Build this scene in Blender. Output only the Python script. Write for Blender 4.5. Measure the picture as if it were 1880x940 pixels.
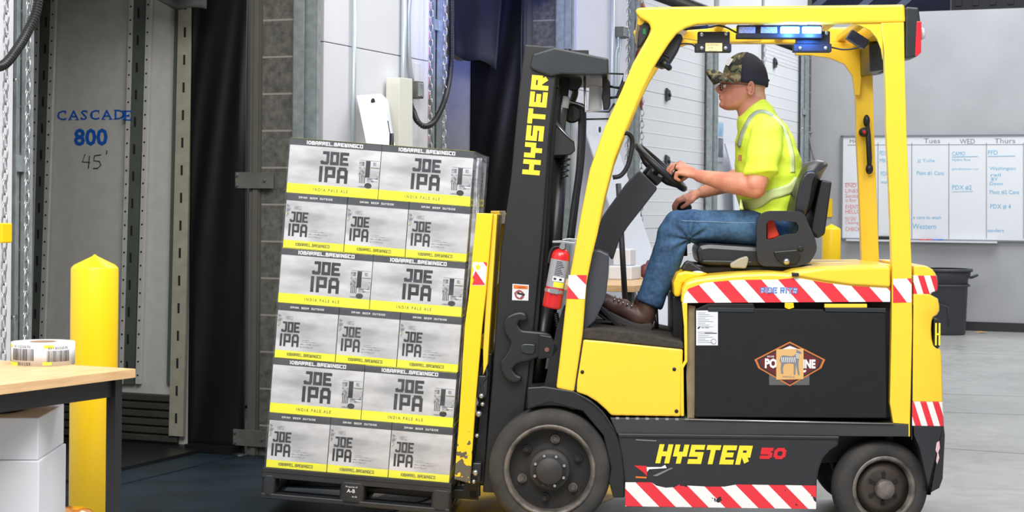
import bpy, bmesh, math, random
from mathutils import Vector, Matrix, noise
random.seed(7)
PI = math.pi
for o in list(bpy.data.objects): bpy.data.objects.remove(o)
SC = bpy.context.scene
COL = SC.collection

# ------------------------------------------------------------ camera, light
F = 3200.0; HZ = 382.0; CAMH = 1.38; ROLL = 0.009
cr, sr = math.cos(ROLL), math.sin(ROLL)
CR = Vector((cr, 0, sr)); CU = Vector((-sr, 0, cr)); CF = Vector((0, 1, 0))
CP = Vector((0, 0, CAMH))
cam_d = bpy.data.cameras.new('camera'); cam = bpy.data.objects.new('camera', cam_d); COL.objects.link(cam)
M = Matrix.Identity(4)
for i in range(3):
    M[i][0] = CR[i]; M[i][1] = CU[i]; M[i][2] = -CF[i]; M[i][3] = CP[i]
cam.matrix_world = M
cam_d.sensor_width = 36; cam_d.lens = F/1880*36; cam_d.shift_y = -(470-HZ)/1880
cam_d.clip_end = 200
cam_d.dof.use_dof = True; cam_d.dof.focus_distance = 7.6; cam_d.dof.aperture_fstop = 11.0
SC.camera = cam
SC.view_settings.view_transform = 'Standard'; SC.view_settings.look = 'None'
SC.view_settings.exposure = 0.0; SC.view_settings.gamma = 1; SC.view_settings.use_curve_mapping = False
W_ = bpy.data.worlds.new('world'); SC.world = W_; W_.use_nodes = True
bg = W_.node_tree.nodes['Background']; bg.inputs[0].default_value = (0.93, 0.96, 1.0, 1); bg.inputs[1].default_value = 0.45
def area(name, loc, rot, sx, sy, power, col=(1, 1, 1)):
    d = bpy.data.lights.new(name, 'AREA'); d.shape = 'RECTANGLE'; d.size = sx; d.size_y = sy; d.energy = power; d.color = col
    o = bpy.data.objects.new(name, d); COL.objects.link(o); o.location = loc; o.rotation_euler = rot; return o
area('ceiling_luminaire', (0.6, 3.4, 5.4), (math.radians(22), 0, 0), 6.0, 2.2, 430, (1, .98, .95))
area('ceiling_luminaire', (1.5, 9.5, 5.6), (0, 0, 0), 4.0, 2.0, 180, (.96, .97, 1))
area('ceiling_luminaire', (5.5, 17.5, 6.2), (0, 0, 0), 5.0, 5.0, 420, (.95, .97, 1))
area('ceiling_luminaire', (-1.2, 1.8, 4.6), (math.radians(38), 0, math.radians(-14)), 2.5, 2.0, 170, (1, .98, .96))

# the truck's blue warning lamps, aimed ahead along the dock wall
sd = bpy.data.lights.new('blue_warning_lamp', 'SPOT'); sd.energy = 520; sd.color = (.16, .24, 1); sd.spot_size = math.radians(46); sd.spot_blend = .9; sd.shadow_soft_size = .04
so = bpy.data.objects.new('blue_warning_lamp', sd); COL.objects.link(so); so.location = (.55, 8.9, 2.12)
so.rotation_euler = (Vector((-.3, 12.6, 3.2))-Vector(so.location)).to_track_quat('-Z', 'Y').to_euler()

# ------------------------------------------------------------ frames and pixel rays
def frame(origin, xdir, ydir):
    m = Matrix.Identity(4); z = Vector(xdir).cross(Vector(ydir))
    for i in range(3):
        m[i][0] = xdir[i]; m[i][1] = ydir[i]; m[i][2] = z[i]; m[i][3] = origin[i]
    return m
def ray(px, py):
    return (CF + CR*((px-940)/F) + CU*((HZ-py)/F))
def hit(fr, px, py, axis, c):
    inv = fr.inverted(); o = inv @ CP; d = inv.to_3x3() @ ray(px, py)
    t = (c-o[axis])/d[axis]
    return o + d*t
YAW = math.radians(3.3)
TF = frame((0, 7.44, 0), (math.cos(YAW), -math.sin(YAW), 0), (math.sin(YAW), math.cos(YAW), 0))
def T(px, py, y=0.0):
    return hit(TF, px, py, 1, y)
def TP(pts, y=0.0):
    return [(p.x, p.z) for p in (T(a, b, y) for a, b in pts)]
ul = math.hypot(1335, 3200); U = Vector((1335/ul, 3200/ul, 0)); N = Vector((U.y, -U.x, 0))
DF = frame((-1.2, 9.55, 0), U, -N)          # dock wall: x along the wall, y into the wall
def D(px, py, y=0.0): return hit(DF, px, py, 1, y)
def DX(px, py, x=0.0): return hit(DF, px, py, 0, x)
XC = D(1487, 400).x                          # room corner
cpt = DF @ Vector((XC, 0, 0))
BF = frame(cpt, N, U)                        # end wall: x to the right, y into the wall
def B(px, py, y=0.0): return hit(BF, px, py, 1, y)

# ------------------------------------------------------------ materials
def lin(c):
    r = []
    for v in c[:3]:
        v = v/255.0
        r.append(v/12.92 if v <= 0.04045 else ((v+0.055)/1.055)**2.4)
    return (r[0], r[1], r[2], 1)
MATS = {}
def mat(name, col, rough=0.5, metal=0.0, var=0.0, vscale=8.0, bump=0.0, bscale=60.0, col2=None, emit=None, estr=0.0, spec=0.5, coat=0.0, sheen=0.0, stretch=None, bdist=0.01, thresh=None, sss=0.0):
    m = bpy.data.materials.new(name); m.use_nodes = True; nt = m.node_tree; p = nt.nodes['Principled BSDF']
    c = lin(col); p.inputs['Base Color'].default_value = c
    p.inputs['Roughness'].default_value = rough; p.inputs['Metallic'].default_value = metal
    p.inputs['Specular IOR Level'].default_value = spec
    if coat: p.inputs['Coat Weight'].default_value = coat; p.inputs['Coat Roughness'].default_value = 0.15
    if sheen: p.inputs['Sheen Weight'].default_value = sheen
    if sss: p.inputs['Subsurface Weight'].default_value = sss; p.inputs['Subsurface Radius'].default_value = (0.012, 0.004, 0.002)
    tc = nt.nodes.new('ShaderNodeTexCoord'); out = tc.outputs['Object']
    if stretch:
        mp = nt.nodes.new('ShaderNodeMapping'); mp.inputs['Scale'].default_value = stretch
        nt.links.new(out, mp.inputs['Vector']); out = mp.outputs[0]
    if var or col2:
        n = nt.nodes.new('ShaderNodeTexNoise'); n.inputs['Scale'].default_value = vscale; n.inputs['Detail'].default_value = 6
        nt.links.new(out, n.inputs['Vector'])
        r = nt.nodes.new('ShaderNodeValToRGB'); e = r.color_ramp.elements
        if thresh: e[0].position, e[1].position = thresh
        else: e[0].position, e[1].position = 0.3, 0.7
        if col2: e[0].color = c; e[1].color = lin(col2)
        else:
            e[0].color = tuple(max(0, v*(1-var)) for v in c[:3])+(1,); e[1].color = tuple(min(1, v*(1+var)) for v in c[:3])+(1,)
        nt.links.new(n.outputs['Fac'], r.inputs['Fac']); nt.links.new(r.outputs['Color'], p.inputs['Base Color'])
    if bump:
        n = nt.nodes.new('ShaderNodeTexNoise'); n.inputs['Scale'].default_value = bscale; n.inputs['Detail'].default_value = 4
        nt.links.new(out, n.inputs['Vector'])
        b = nt.nodes.new('ShaderNodeBump'); b.inputs['Strength'].default_value = bump; b.inputs['Distance'].default_value = bdist
        nt.links.new(n.outputs['Fac'], b.inputs['Height']); nt.links.new(b.outputs[0], p.inputs['Normal'])
    if emit: p.inputs['Emission Color'].default_value = lin(emit); p.inputs['Emission Strength'].default_value = estr
    MATS[name] = m
    return m
YEL = mat('yellow_paint', (250, 206, 54), 0.32, var=0.04, vscale=3, coat=0.3)
YELW = mat('worn_yellow_paint', (250, 200, 30), 0.4, col2=(120, 112, 96), vscale=14, thresh=(0.62, 0.72), stretch=(1, 1, 3))
YELB = mat('bollard_yellow', (253, 206, 8), 0.36, var=0.03, vscale=2)
BLK = mat('black_paint', (27, 28, 31), 0.45, var=0.12, vscale=12, bump=0.15, bscale=300, bdist=0.001)
BLK2 = mat('black_steel', (22, 23, 25), 0.38, var=0.25, vscale=6)
CHAR = mat('charcoal_plastic', (40, 41, 45), 0.42, var=0.06, bump=0.1, bscale=400, bdist=0.001)
DGR = mat('dark_grey_steel', (50, 54, 57), 0.35, metal=0.3, var=0.1)
RUB = mat('tyre_rubber', (44, 43, 43), 0.85, col2=(68, 65, 62), vscale=9, bump=0.3, bscale=50, bdist=0.004)
RIM = mat('rim_black', (20, 20, 21), 0.6, col2=(40, 37, 35), vscale=9)
RIMW = mat('rim_worn', (60, 56, 53), 0.5, metal=0.3, col2=(136, 128, 120), vscale=16)
BRN = mat('rusty_rim', (52, 46, 40), 0.6, metal=0.2, col2=(72, 63, 55), vscale=9)
STL = mat('bright_steel', (190, 192, 196), 0.28, metal=0.9)
GALV = mat('galvanised_steel', (176, 184, 186), 0.42, metal=0.45, col2=(146, 156, 158), vscale=22)
GALVD = mat('dull_galvanised', (112, 114, 106), 0.6, metal=0.2, col2=(94, 96, 90), vscale=10)
RED = mat('red_paint', (206, 22, 28), 0.3, coat=0.4)
REDF = mat('red_tape', (226, 48, 60), 0.5)
WHT = mat('white_print', (235, 236, 238), 0.5)
KPR = mat('black_print', (34, 34, 38), 0.5)
YPR = mat('yellow_print', (250, 220, 50), 0.5)
RPR = mat('red_print', (214, 34, 44), 0.5)
BPR = mat('blue_print', (26, 88, 178), 0.6)
WALLW = mat('white_wall_panel', (222, 223, 228), 0.6, var=0.03, vscale=1.5)
DOORW = mat('white_door_panel', (226, 228, 231), 0.55, var=0.02, vscale=2)
ORG = mat('orange_print', (226, 118, 40), 0.5)
GREY = mat('grey_print', (120, 122, 126), 0.6)
LBL = mat('label_white', (214, 217, 222), 0.5)
WOOD = mat('pale_maple', (226, 190, 142), 0.45, col2=(206, 164, 116), vscale=6, stretch=(14, 1.2, 14))
SEATM = mat('seat_vinyl', (42, 43, 46), 0.32, bump=0.25, bscale=250, bdist=0.001)
RUBM = mat('rubber_mat', (58, 52, 46), 0.85, var=0.3, vscale=40, bump=0.5, bscale=120)

def nodes_mat(name, rough=0.5, metal=0.0):
    m = bpy.data.materials.new(name); m.use_nodes = True; nt = m.node_tree; p = nt.nodes['Principled BSDF']
    p.inputs['Roughness'].default_value = rough; p.inputs['Metallic'].default_value = metal
    return m, nt, p
def mnode(nt, op, a, b=None, c=None):
    n = nt.nodes.new('ShaderNodeMath'); n.operation = op
    for i, v in enumerate((a, b, c)):
        if v is None: continue
        if hasattr(v, 'is_linked') or hasattr(v, 'links'): nt.links.new(v, n.inputs[i])
        else: n.inputs[i].default_value = v
    return n.outputs[0]
def sep(nt, coord='Object'):
    tc = nt.nodes.new('ShaderNodeTexCoord'); s = nt.nodes.new('ShaderNodeSeparateXYZ'); nt.links.new(tc.outputs[coord], s.inputs[0]); return s.outputs
def mixc(nt, fac, c1, c2):
    n = nt.nodes.new('ShaderNodeMix'); n.data_type = 'RGBA'
    if hasattr(fac, 'links'): nt.links.new(fac, n.inputs[0])
    else: n.inputs[0].default_value = fac
    for i, c in ((6, c1), (7, c2)):
        if hasattr(c, 'links'): nt.links.new(c, n.inputs[i])
        else: n.inputs[i].default_value = c
    return n.outputs[2]
def noise_n(nt, scale, detail=4, vec=None):
    n = nt.nodes.new('ShaderNodeTexNoise'); n.inputs['Scale'].default_value = scale; n.inputs['Detail'].default_value = detail
    if vec is None:
        tc = nt.nodes.new('ShaderNodeTexCoord'); vec = tc.outputs['Object']
    nt.links.new(vec, n.inputs['Vector']); return n.outputs['Fac']

def stripes(name, period, k, phase, tear=0.0, under=(36, 37, 40), duty=0.5):
    m, nt, p = nodes_mat(name, 0.4)
    s = sep(nt)
    v = mnode(nt, 'ADD', s[0], mnode(nt, 'MULTIPLY', s[2], k))
    fr = mnode(nt, 'FRACT', mnode(nt, 'ADD', mnode(nt, 'DIVIDE', v, period), phase+50))
    st = mnode(nt, 'LESS_THAN', fr, duty)
    c = mixc(nt, st, lin((238, 234, 232)), lin((226, 50, 62)))
    if tear:
        nz = noise_n(nt, 16); sc = mnode(nt, 'GREATER_THAN', nz, tear)
        c = mixc(nt, sc, c, lin(under))
    nt.links.new(c, p.inputs['Base Color']); return m
ST_HOOD = stripes('hazard_stripe_hood', 0.143, 0.92, 0.10)
ST_SKIRT = stripes('hazard_stripe_skirt', 0.140, 1.0, 0.60, tear=0.655)
ST_POST = stripes('hazard_stripe_post', 0.150, 0.75, 0.38)
ST_CW = stripes('hazard_stripe_counterweight', 0.052, 0.32, 0.2)

# ------------------------------------------------------------ mesh builder
def tag(o, label=None, cat=None, group=None, kind=None):
    if label: o['label'] = label
    if cat: o['category'] = cat
    if group: o['group'] = group
    if kind: o['kind'] = kind
    return o
def empty(name, m, label=None, cat=None, group=None):
    o = bpy.data.objects.new(name, None); COL.objects.link(o); o.empty_display_size = 0.1; o.matrix_world = m
    return tag(o, label, cat, group)
class MB:
    def __init__(s): s.v = []; s.f = []; s.m = []; s.sm = []
    def add(s, vs, fs, mi=0, smooth=False):
        b = len(s.v); s.v += [tuple(v) for v in vs]
        for f in fs: s.f.append([b+i for i in f]); s.m.append(mi); s.sm.append(smooth)
        return s
    def box(s, x0, x1, y0, y1, z0, z1, mi=0):
        vs = [(x, y, z) for x in (x0, x1) for y in (y0, y1) for z in (z0, z1)]
        return s.add(vs, [(0, 1, 3, 2), (4, 6, 7, 5), (0, 4, 5, 1), (2, 3, 7, 6), (0, 2, 6, 4), (1, 5, 7, 3)], mi)
    def obox(s, c, ax, ay, az, mi=0):
        c = Vector(c); vs = [c+Vector(ax)*i+Vector(ay)*j+Vector(az)*k for i in (-1, 1) for j in (-1, 1) for k in (-1, 1)]
        return s.add(vs, [(0, 1, 3, 2), (4, 6, 7, 5), (0, 4, 5, 1), (2, 3, 7, 6), (0, 2, 6, 4), (1, 5, 7, 3)], mi)
    def prism(s, poly, y0, y1, mi=0, plane='xz', smooth=False):
        n = len(poly); vs = []
        for y in (y0, y1):
            for a, b in poly:
                vs.append((a, y, b) if plane == 'xz' else ((a, b, y) if plane == 'xy' else (y, a, b)))
        fs = [list(range(n)), list(range(2*n-1, n-1, -1))]
        s.add(vs, fs, mi)
        s.add(vs, [[i, (i+1) % n, n+(i+1) % n, n+i] for i in range(n)], mi, smooth)
        return s
    def loft(s, rings, mi=0, cap=True, smooth=True, closed=True):
        n = len(rings[0]); vs = [p for r in rings for p in r]; fs = []
        for k in range(len(rings)-1):
            for i in range(n if closed else n-1):
                j = (i+1) % n; fs.append((k*n+i, k*n+j, (k+1)*n+j, (k+1)*n+i))
        s.add(vs, fs, mi, smooth)
        if cap and closed:
            s.add(rings[0], [list(range(n-1, -1, -1))], mi); s.add(rings[-1], [list(range(n))], mi)
        return s
    def tube(s, pts, r, seg=10, mi=0, cap=True, closed=False):
        pts = [Vector(p) for p in pts]; rings = []; n = len(pts)
        rs = r if isinstance(r, (list, tuple)) else [r]*n
        up = None
        for i, p in enumerate(pts):
            if closed: t = pts[(i+1) % n]-pts[i-1]
            else: t = (pts[min(i+1, n-1)]-pts[max(i-1, 0)])
            t.normalize()
            if up is None: up = t.orthogonal().normalized()
            else:
                up = up-t*up.dot(t); up.normalize()
            w = t.cross(up)
            rings.append([p+(up*math.cos(2*PI*k/seg)+w*math.sin(2*PI*k/seg))*rs[i] for k in range(seg)])
        if closed: rings.append(rings[0]); cap = False
        return s.loft(rings, mi, cap)
    def cyl(s, p0, p1, r0, r1=None, seg=24, mi=0):
        return s.tube([p0, p1], [r0, r0 if r1 is None else r1], seg, mi)
    def lathe(s, prof, c=(0, 0, 0), axis='z', seg=40, mi=0, smooth=True, closed=False):
        rings = []; c = Vector(c)
        for r, h in prof:
            ring = []
            for k in range(seg):
                a = 2*PI*k/seg; q = (r*math.cos(a), r*math.sin(a))
                if axis == 'z': ring.append(c+Vector((q[0], q[1], h)))
                elif axis == 'y': ring.append(c+Vector((q[0], h, q[1])))
                else: ring.append(c+Vector((h, q[0], q[1])))
            rings.append(ring)
        return s.loft(rings, mi, not closed, smooth)
    def ball(s, c, r, seg=16, rings=10, mi=0, rot=None):
        c = Vector(c); r = (r, r, r) if isinstance(r, (int, float)) else r; vs = []
        for i in range(1, rings):
            t = PI*i/rings
            for k in range(seg):
                a = 2*PI*k/seg; p = Vector((r[0]*math.sin(t)*math.cos(a), r[1]*math.sin(t)*math.sin(a), r[2]*math.cos(t)))
                if rot: p = rot @ p
                vs.append(c+p)
        top = Vector((0, 0, r[2])); bot = Vector((0, 0, -r[2]))
        if rot: top = rot @ top; bot = rot @ bot
        vs += [c+top, c+bot]; nt_, nb = len(vs)-2, len(vs)-1; fs = []
        for k in range(seg):
            j = (k+1) % seg; fs.append((nt_, k, j)); fs.append((nb, (rings-2)*seg+j, (rings-2)*seg+k))
            for i in range(rings-2): fs.append((i*seg+k, (i+1)*seg+k, (i+1)*seg+j, i*seg+j))
        return s.add(vs, fs, mi, True)
    def sheet(s, grid, th, nrm, mi=0):
        nr, nc = len(grid), len(grid[0]); nrm = Vector(nrm); vs = []
        for L in (0, 1):
            for r in grid:
                for p in r: vs.append(Vector(p)+nrm*th*L)
        o = nr*nc; fs = []
        ix = lambda i, j, L: L*o+i*nc+j
        for i in range(nr-1):
            for j in range(nc-1):
                fs.append((ix(i, j, 0), ix(i, j+1, 0), ix(i+1, j+1, 0), ix(i+1, j, 0)))
                fs.append((ix(i, j, 1), ix(i+1, j, 1), ix(i+1, j+1, 1), ix(i, j+1, 1)))
        s.add(vs, fs, mi, True); e = []
        for i in range(nr-1):
            e.append((ix(i, 0, 0), ix(i+1, 0, 0), ix(i+1, 0, 1), ix(i, 0, 1))); e.append((ix(i, nc-1, 0), ix(i, nc-1, 1), ix(i+1, nc-1, 1), ix(i+1, nc-1, 0)))
        for j in range(nc-1):
            e.append((ix(0, j, 0), ix(0, j, 1), ix(0, j+1, 1), ix(0, j+1, 0))); e.append((ix(nr-1, j, 0), ix(nr-1, j+1, 0), ix(nr-1, j+1, 1), ix(nr-1, j, 1)))
        return s.add(vs, e, mi)
    def build(s, name, mats, parent=None, fr=None, bevel=0.0, bseg=2, label=None, recenter=True, fixn=True, autosmooth=False):
        if not isinstance(mats, (list, tuple)): mats = [mats]
        vs = s.v; mw = None
        if parent is None and recenter:
            xs = [v[0] for v in vs]; ys = [v[1] for v in vs]; zs = [v[2] for v in vs]
            c = ((min(xs)+max(xs))/2, (min(ys)+max(ys))/2, min(zs))
            vs = [(v[0]-c[0], v[1]-c[1], v[2]-c[2]) for v in vs]
            mw = (fr if fr else Matrix.Identity(4)) @ Matrix.Translation(c)
        elif fr is not None: mw = fr
        me = bpy.data.meshes.new(name); me.from_pydata([tuple(v) for v in vs], [], s.f)
        for m_ in mats: me.materials.append(m_)
        for i, p in enumerate(me.polygons): p.material_index = s.m[i]; p.use_smooth = s.sm[i]
        if fixn:
            bm = bmesh.new(); bm.from_mesh(me); bmesh.ops.remove_doubles(bm, verts=bm.verts, dist=1e-6); bmesh.ops.recalc_face_normals(bm, faces=bm.faces); bm.to_mesh(me); bm.free()
        o = bpy.data.objects.new(name, me); COL.objects.link(o)
        if parent is not None: o.parent = parent
        if mw is not None and parent is None: o.matrix_world = mw
        if bevel:
            b = o.modifiers.new('bevel', 'BEVEL'); b.width = bevel; b.segments = bseg; b.limit_method = 'ANGLE'; b.angle_limit = math.radians(35)
        if label: o['label'] = label
        return o
def rounded(pts, r, seg=4):
    """round polygon corners"""
    out = []; n = len(pts)
    for i in range(n):
        p0, p, p1 = Vector(pts[i-1]), Vector(pts[i]), Vector(pts[(i+1) % n])
        a, b = p0-p, p1-p; rr = min(r, a.length*0.45, b.length*0.45)
        a.normalize(); b.normalize(); A = p+a*rr; Bq = p+b*rr
        for k in range(seg+1):
            t = k/seg; out.append(tuple(A*(1-t)**2+p*2*t*(1-t)+Bq*t*t))
    return out
def spline(pts, n=8):
    """Catmull-Rom through points"""
    P = [Vector(p) for p in pts]; P = [P[0]*2-P[1]]+P+[P[-1]*2-P[-2]]; out = []
    for i in range(1, len(P)-2):
        for k in range(n):
            t = k/n; a, b, c, d = P[i-1], P[i], P[i+1], P[i+2]
            out.append(0.5*((2*b)+(c-a)*t+(2*a-5*b+4*c-d)*t*t+(3*b-a-3*c+d)*t**3))
    out.append(P[-2]); return out
def baked(o):
    dg = bpy.context.evaluated_depsgraph_get(); e = o.evaluated_get(dg); me = bpy.data.meshes.new_from_object(e)
    o.modifiers.clear(); old = o.data; o.data = me; bpy.data.meshes.remove(old); return o
def remeshed(o, voxel, smooth=4, fac=0.5):
    m = o.modifiers.new('r', 'REMESH'); m.mode = 'VOXEL'; m.voxel_size = voxel; m.use_smooth_shade = True
    if smooth:
        s_ = o.modifiers.new('s', 'SMOOTH'); s_.iterations = smooth; s_.factor = fac
    mats = list(o.data.materials); bpy.context.view_layer.update(); baked(o)
    o.data.materials.clear()
    for q in mats: o.data.materials.append(q)
    for p in o.data.polygons: p.use_smooth = True
    return o

# ------------------------------------------------------------ lettering
G = {
 'A': [[(0, 0), (0, .8), (.2, 1), (.8, 1), (1, .8), (1, 0)], [(0, .38), (1, .38)]],
 'B': [[(0, 0), (0, 1), (.85, 1), (.85, .55), (1, .45), (1, 0), (0, 0)], [(0, .52), (.9, .52)]],
 'C': [[(1, 1), (0, 1), (0, 0), (1, 0)]], 'D': [[(0, 0), (0, 1), (.75, 1), (1, .75), (1, .25), (.75, 0), (0, 0)]],
 'E': [[(1, 1), (0, 1), (0, 0), (1, 0)], [(0, .5), (.8, .5)]], 'G': [[(1, 1), (0, 1), (0, 0), (1, 0), (1, .5), (.55, .5)]],
 'H': [[(0, 0), (0, 1)], [(1, 0), (1, 1)], [(0, .5), (1, .5)]], 'I': [[(.5, 0), (.5, 1)]],
 'J': [[(.35, 1), (1, 1), (1, .15), (.85, 0), (.1, 0), (0, .15)]], 'K': [[(0, 0), (0, 1)], [(0, .5), (.4, .5), (1, 1)], [(.4, .5), (1, 0)]],
 'L': [[(0, 1), (0, 0), (1, 0)]], 'N': [[(0, 0), (0, 1), (.1, 1), (.9, 0), (1, 0), (1, 1)]],
 'O': [[(0, 0), (0, 1), (1, 1), (1, 0), (0, 0)]], 'P': [[(0, 0), (0, 1), (1, 1), (1, .38), (.3, .38)]],
 'R': [[(0, 0), (0, 1), (.95, 1), (.95, .5), (0, .5)], [(.45, .5), (.88, .06)]], 'S': [[(1, 1), (0, 1), (0, .5), (1, .5), (1, 0), (0, 0)]],
 'T': [[(.5, 0), (.5, 1)], [(0, 1), (1, 1)]], 'U': [[(0, 1), (0, 0), (1, 0), (1, 1)]],
 'W': [[(0, 1), (0, 0), (1, 0), (1, 1)], [(.5, 0), (.5, .8)]], 'Y': [[(0, 1), (0, .5), (1, .5), (1, 1)], [(.5, .5), (.5, 0)]],
 '1': [[(.2, 1), (.6, 1), (.6, 0)]], '0': [[(.25, 0), (0, .25), (0, .75), (.25, 1), (.75, 1), (1, .75), (1, .25), (.75, 0), (.25, 0)]], '5': [[(1, 1), (0, 1), (0, .56), (.78, .56), (1, .38), (1, .18), (.78, 0), (0, 0)]],
 '8': [[(0, 0), (0, 1), (1, 1), (1, 0), (0, 0)], [(0, .5), (1, .5)]], '.': [[(.5, 0), (.5, .01)]], ' ': [],
}
def stroke_text(s, x, y, w, h, sw, gap, narrow='I1.', adv=None, sh=None):
    """list of quads (2D) for block lettering; w,h glyph cell, sw stroke width; sh shear"""
    quads = []; cx = x; hw = sw/2
    for ch in s:
        gw = w*(0.42 if ch in narrow else 1.0)
        ix, iy = max(gw-sw, 1e-5), h-sw
        for line in G.get(ch, []):
            for a, b in zip(line[:-1], line[1:]):
                A = Vector((cx+hw+a[0]*ix, y+hw+a[1]*iy)); Bq = Vector((cx+hw+b[0]*ix, y+hw+b[1]*iy))
                d = Bq-A; L = d.length
                if L < 1e-7: continue
                d /= L; ex = hw if (abs(d.x) < .02 or abs(d.y) < .02) else hw*0.45
                n_ = Vector((-d.y, d.x))*hw; A2 = A-d*ex; B2 = Bq+d*ex
                quads.append([A2-n_, B2-n_, B2+n_, A2+n_])
        cx += gw+gap
    if sh: quads = [[Vector((p.x+sh*(p.y-y), p.y)) for p in q] for q in quads]
    return quads, cx-gap
_tc = {}
def font_text(s, size=1.0, off=0.0, space=1.0):
    k = (s, off, space)
    if k not in _tc:
        cu = bpy.data.curves.new('t', 'FONT'); cu.body = s; cu.size = 1.0; cu.offset = off; cu.space_character = space; cu.resolution_u = 2
        o = bpy.data.objects.new('t', cu); COL.objects.link(o); bpy.context.view_layer.update()
        me = bpy.data.meshes.new_from_object(o.evaluated_get(bpy.context.evaluated_depsgraph_get()))
        _tc[k] = ([(v.co.x, v.co.y) for v in me.vertices], [list(p.vertices) for p in me.polygons])
        bpy.data.objects.remove(o); bpy.data.curves.remove(cu); bpy.data.meshes.remove(me)
    vs, fs = _tc[k]
    return [(x*size, y*size) for x, y in vs], fs
def put_quads(mb, quads, o, ux, uy, mi, off=0.0):
    o = Vector(o); ux = Vector(ux); uy = Vector(uy); n = ux.cross(uy)
    for k, q in enumerate(quads): mb.add([o+ux*p[0]+uy*p[1]+n*(off+.00012*(k % 14)) for p in q], [[0, 1, 2, 3]], mi)
def put_text(mb, s, o, ux, uy, width, height, mi, off=0.0, bold=0.0, shear=0.0):
    """fit text into width x height (cap height) from origin"""
    vs, fs = font_text(s, 1.0, bold); o = Vector(o); ux = Vector(ux); uy = Vector(uy); n = ux.cross(uy)
    x0 = min(v[0] for v in vs); x1 = max(v[0] for v in vs); sx = width/(x1-x0); y0 = min(v[1] for v in vs); y1 = max(v[1] for v in vs)
    sy = height/(y1-y0)
    mb.add([o+ux*((v[0]-x0)*sx+shear*(v[1]-y0)*sy)+uy*((v[1]-y0)*sy)+n*off for v in vs], fs, mi)
X3 = Vector((1, 0, 0)); Y3 = Vector((0, 1, 0)); Z3 = Vector((0, 0, 1))
# ------------------------------------------------------------ floor and walls
m, nt, p = nodes_mat('polished_concrete', 0.3)
n1 = noise_n(nt, 0.6, 6); n2 = noise_n(nt, 9, 5)
r = nt.nodes.new('ShaderNodeValToRGB'); r.color_ramp.elements[0].color = lin((138, 138, 136)); r.color_ramp.elements[1].color = lin((176, 176, 173)); r.color_ramp.elements[0].position = .35; r.color_ramp.elements[1].position = .65
nt.links.new(mnode(nt, 'ADD', mnode(nt, 'MULTIPLY', n1, .7), mnode(nt, 'MULTIPLY', n2, .3)), r.inputs['Fac'])
nt.links.new(r.outputs[0], p.inputs['Base Color']); nt.links.new(mnode(nt, 'ADD', mnode(nt, 'MULTIPLY', n2, .25), .22), p.inputs['Roughness'])
CONC = m
f = MB(); f.box(-7, 16, -4, 34, -0.2, 0)
fo = tag(f.build('floor', CONC, recenter=False), kind='structure')
JT = mat('floor_joint', (92, 92, 92), 0.8)
for i, (a, b) in enumerate([((1780, 725), (1880, 728)), ((1745, 757), (1880, 762)), ((1745, 824), (1880, 833)), ((1800, 650), (1880, 652))]):
    def fl(px, py):
        d = ray(px, py); t = -CP.z/d.z; return CP+d*t
    A, Bq = fl(*a), fl(*b); d = (Bq-A).normalized(); A = A-d*2; Bq = Bq+d*4; w = d.cross(Z3)*0.004
    g = MB(); g.add([A-w+Z3*.0006, Bq-w+Z3*.0006, Bq+w+Z3*.0006, A+w+Z3*.0006], [[0, 1, 2, 3]])
    tag(g.build('trim_%d' % (i+1), JT, recenter=False), kind='structure')
LEV = mat('dock_leveller_steel', (38, 58, 68), 0.5, metal=0.3, col2=(26, 36, 42), vscale=3.5, bump=0.8, bscale=90, bdist=0.004)
x0 = DX(0, 0).x; XL = D(60, 400).x
g = MB(); g.box(XL+.12, -.02, -1.26, .26, .0005, .006); g.box(XL+.2, -.12, .26, .62, .0005, .012)
lev = g.build('dock_leveller', LEV, fr=DF); tag(lev, 'dark teal steel dock leveller plate set in the floor before the open left dock door', 'dock plate')
YFL = mat('floor_line_paint', (216, 172, 20), 0.4, col2=(120, 98, 40), vscale=5, thresh=(0.5, 0.75))
g = MB(); g.box(XL-.1, .6, -1.72, -1.275, .0006, .0022); g.box(XL-.1, .6, -2.04, -1.73, .0006, .0022); g.box(-.98, .6, -1.03, -.9, .0065, .0068)
tag(g.build('trim_5', YFL, fr=DF), kind='structure')

m, nt, p = nodes_mat('concrete_block', 0.9)
s = sep(nt)
hz = mnode(nt, 'FRACT', mnode(nt, 'DIVIDE', mnode(nt, 'ADD', s[2], 0.04), 0.2032))
jt = mnode(nt, 'LESS_THAN', hz, 0.05)
nz = noise_n(nt, 30, 6); r = nt.nodes.new('ShaderNodeValToRGB'); r.color_ramp.elements[0].color = lin((74, 73, 68)); r.color_ramp.elements[1].color = lin((110, 108, 102)); r.color_ramp.elements[0].position = .3; r.color_ramp.elements[1].position = .7
nt.links.new(nz, r.inputs['Fac']); nt.links.new(mixc(nt, jt, r.outputs[0], lin((146, 143, 136))), p.inputs['Base Color'])
bp = nt.nodes.new('ShaderNodeBump'); bp.inputs['Strength'].default_value = .4; bp.inputs['Distance'].default_value = .004; nt.links.new(nz, bp.inputs['Height']); nt.links.new(bp.outputs[0], p.inputs['Normal'])
CMU = m
WH = 6.2
x1l, x1r = D(60, 400).x, 0.0
x2l, x2r = D(818, 400).x, D(1020, 400).x
x3l, x3r = D(1168, 400).x, D(1297, 400).x
x4l, x4r = D(1400, 400).x, D(1471, 400).x
segs = [(-5.5, x1l), (x1r, x2l), (x2r, x3l), (x3r, x4l), (x4r, XC+.0)]
g = MB()
for a, b in segs: g.box(a, b, 0, .20, 0, WH)
for a, b, h_ in ((x1l, x1r, 3.0), (x2l, x2r, 3.0), (x3l, x3r, 3.3), (x4l, x4r, 3.3)): g.box(a, b, 0, .20, h_, WH)
tag(g.build('wall_left', CMU, fr=DF), kind='structure')
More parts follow.
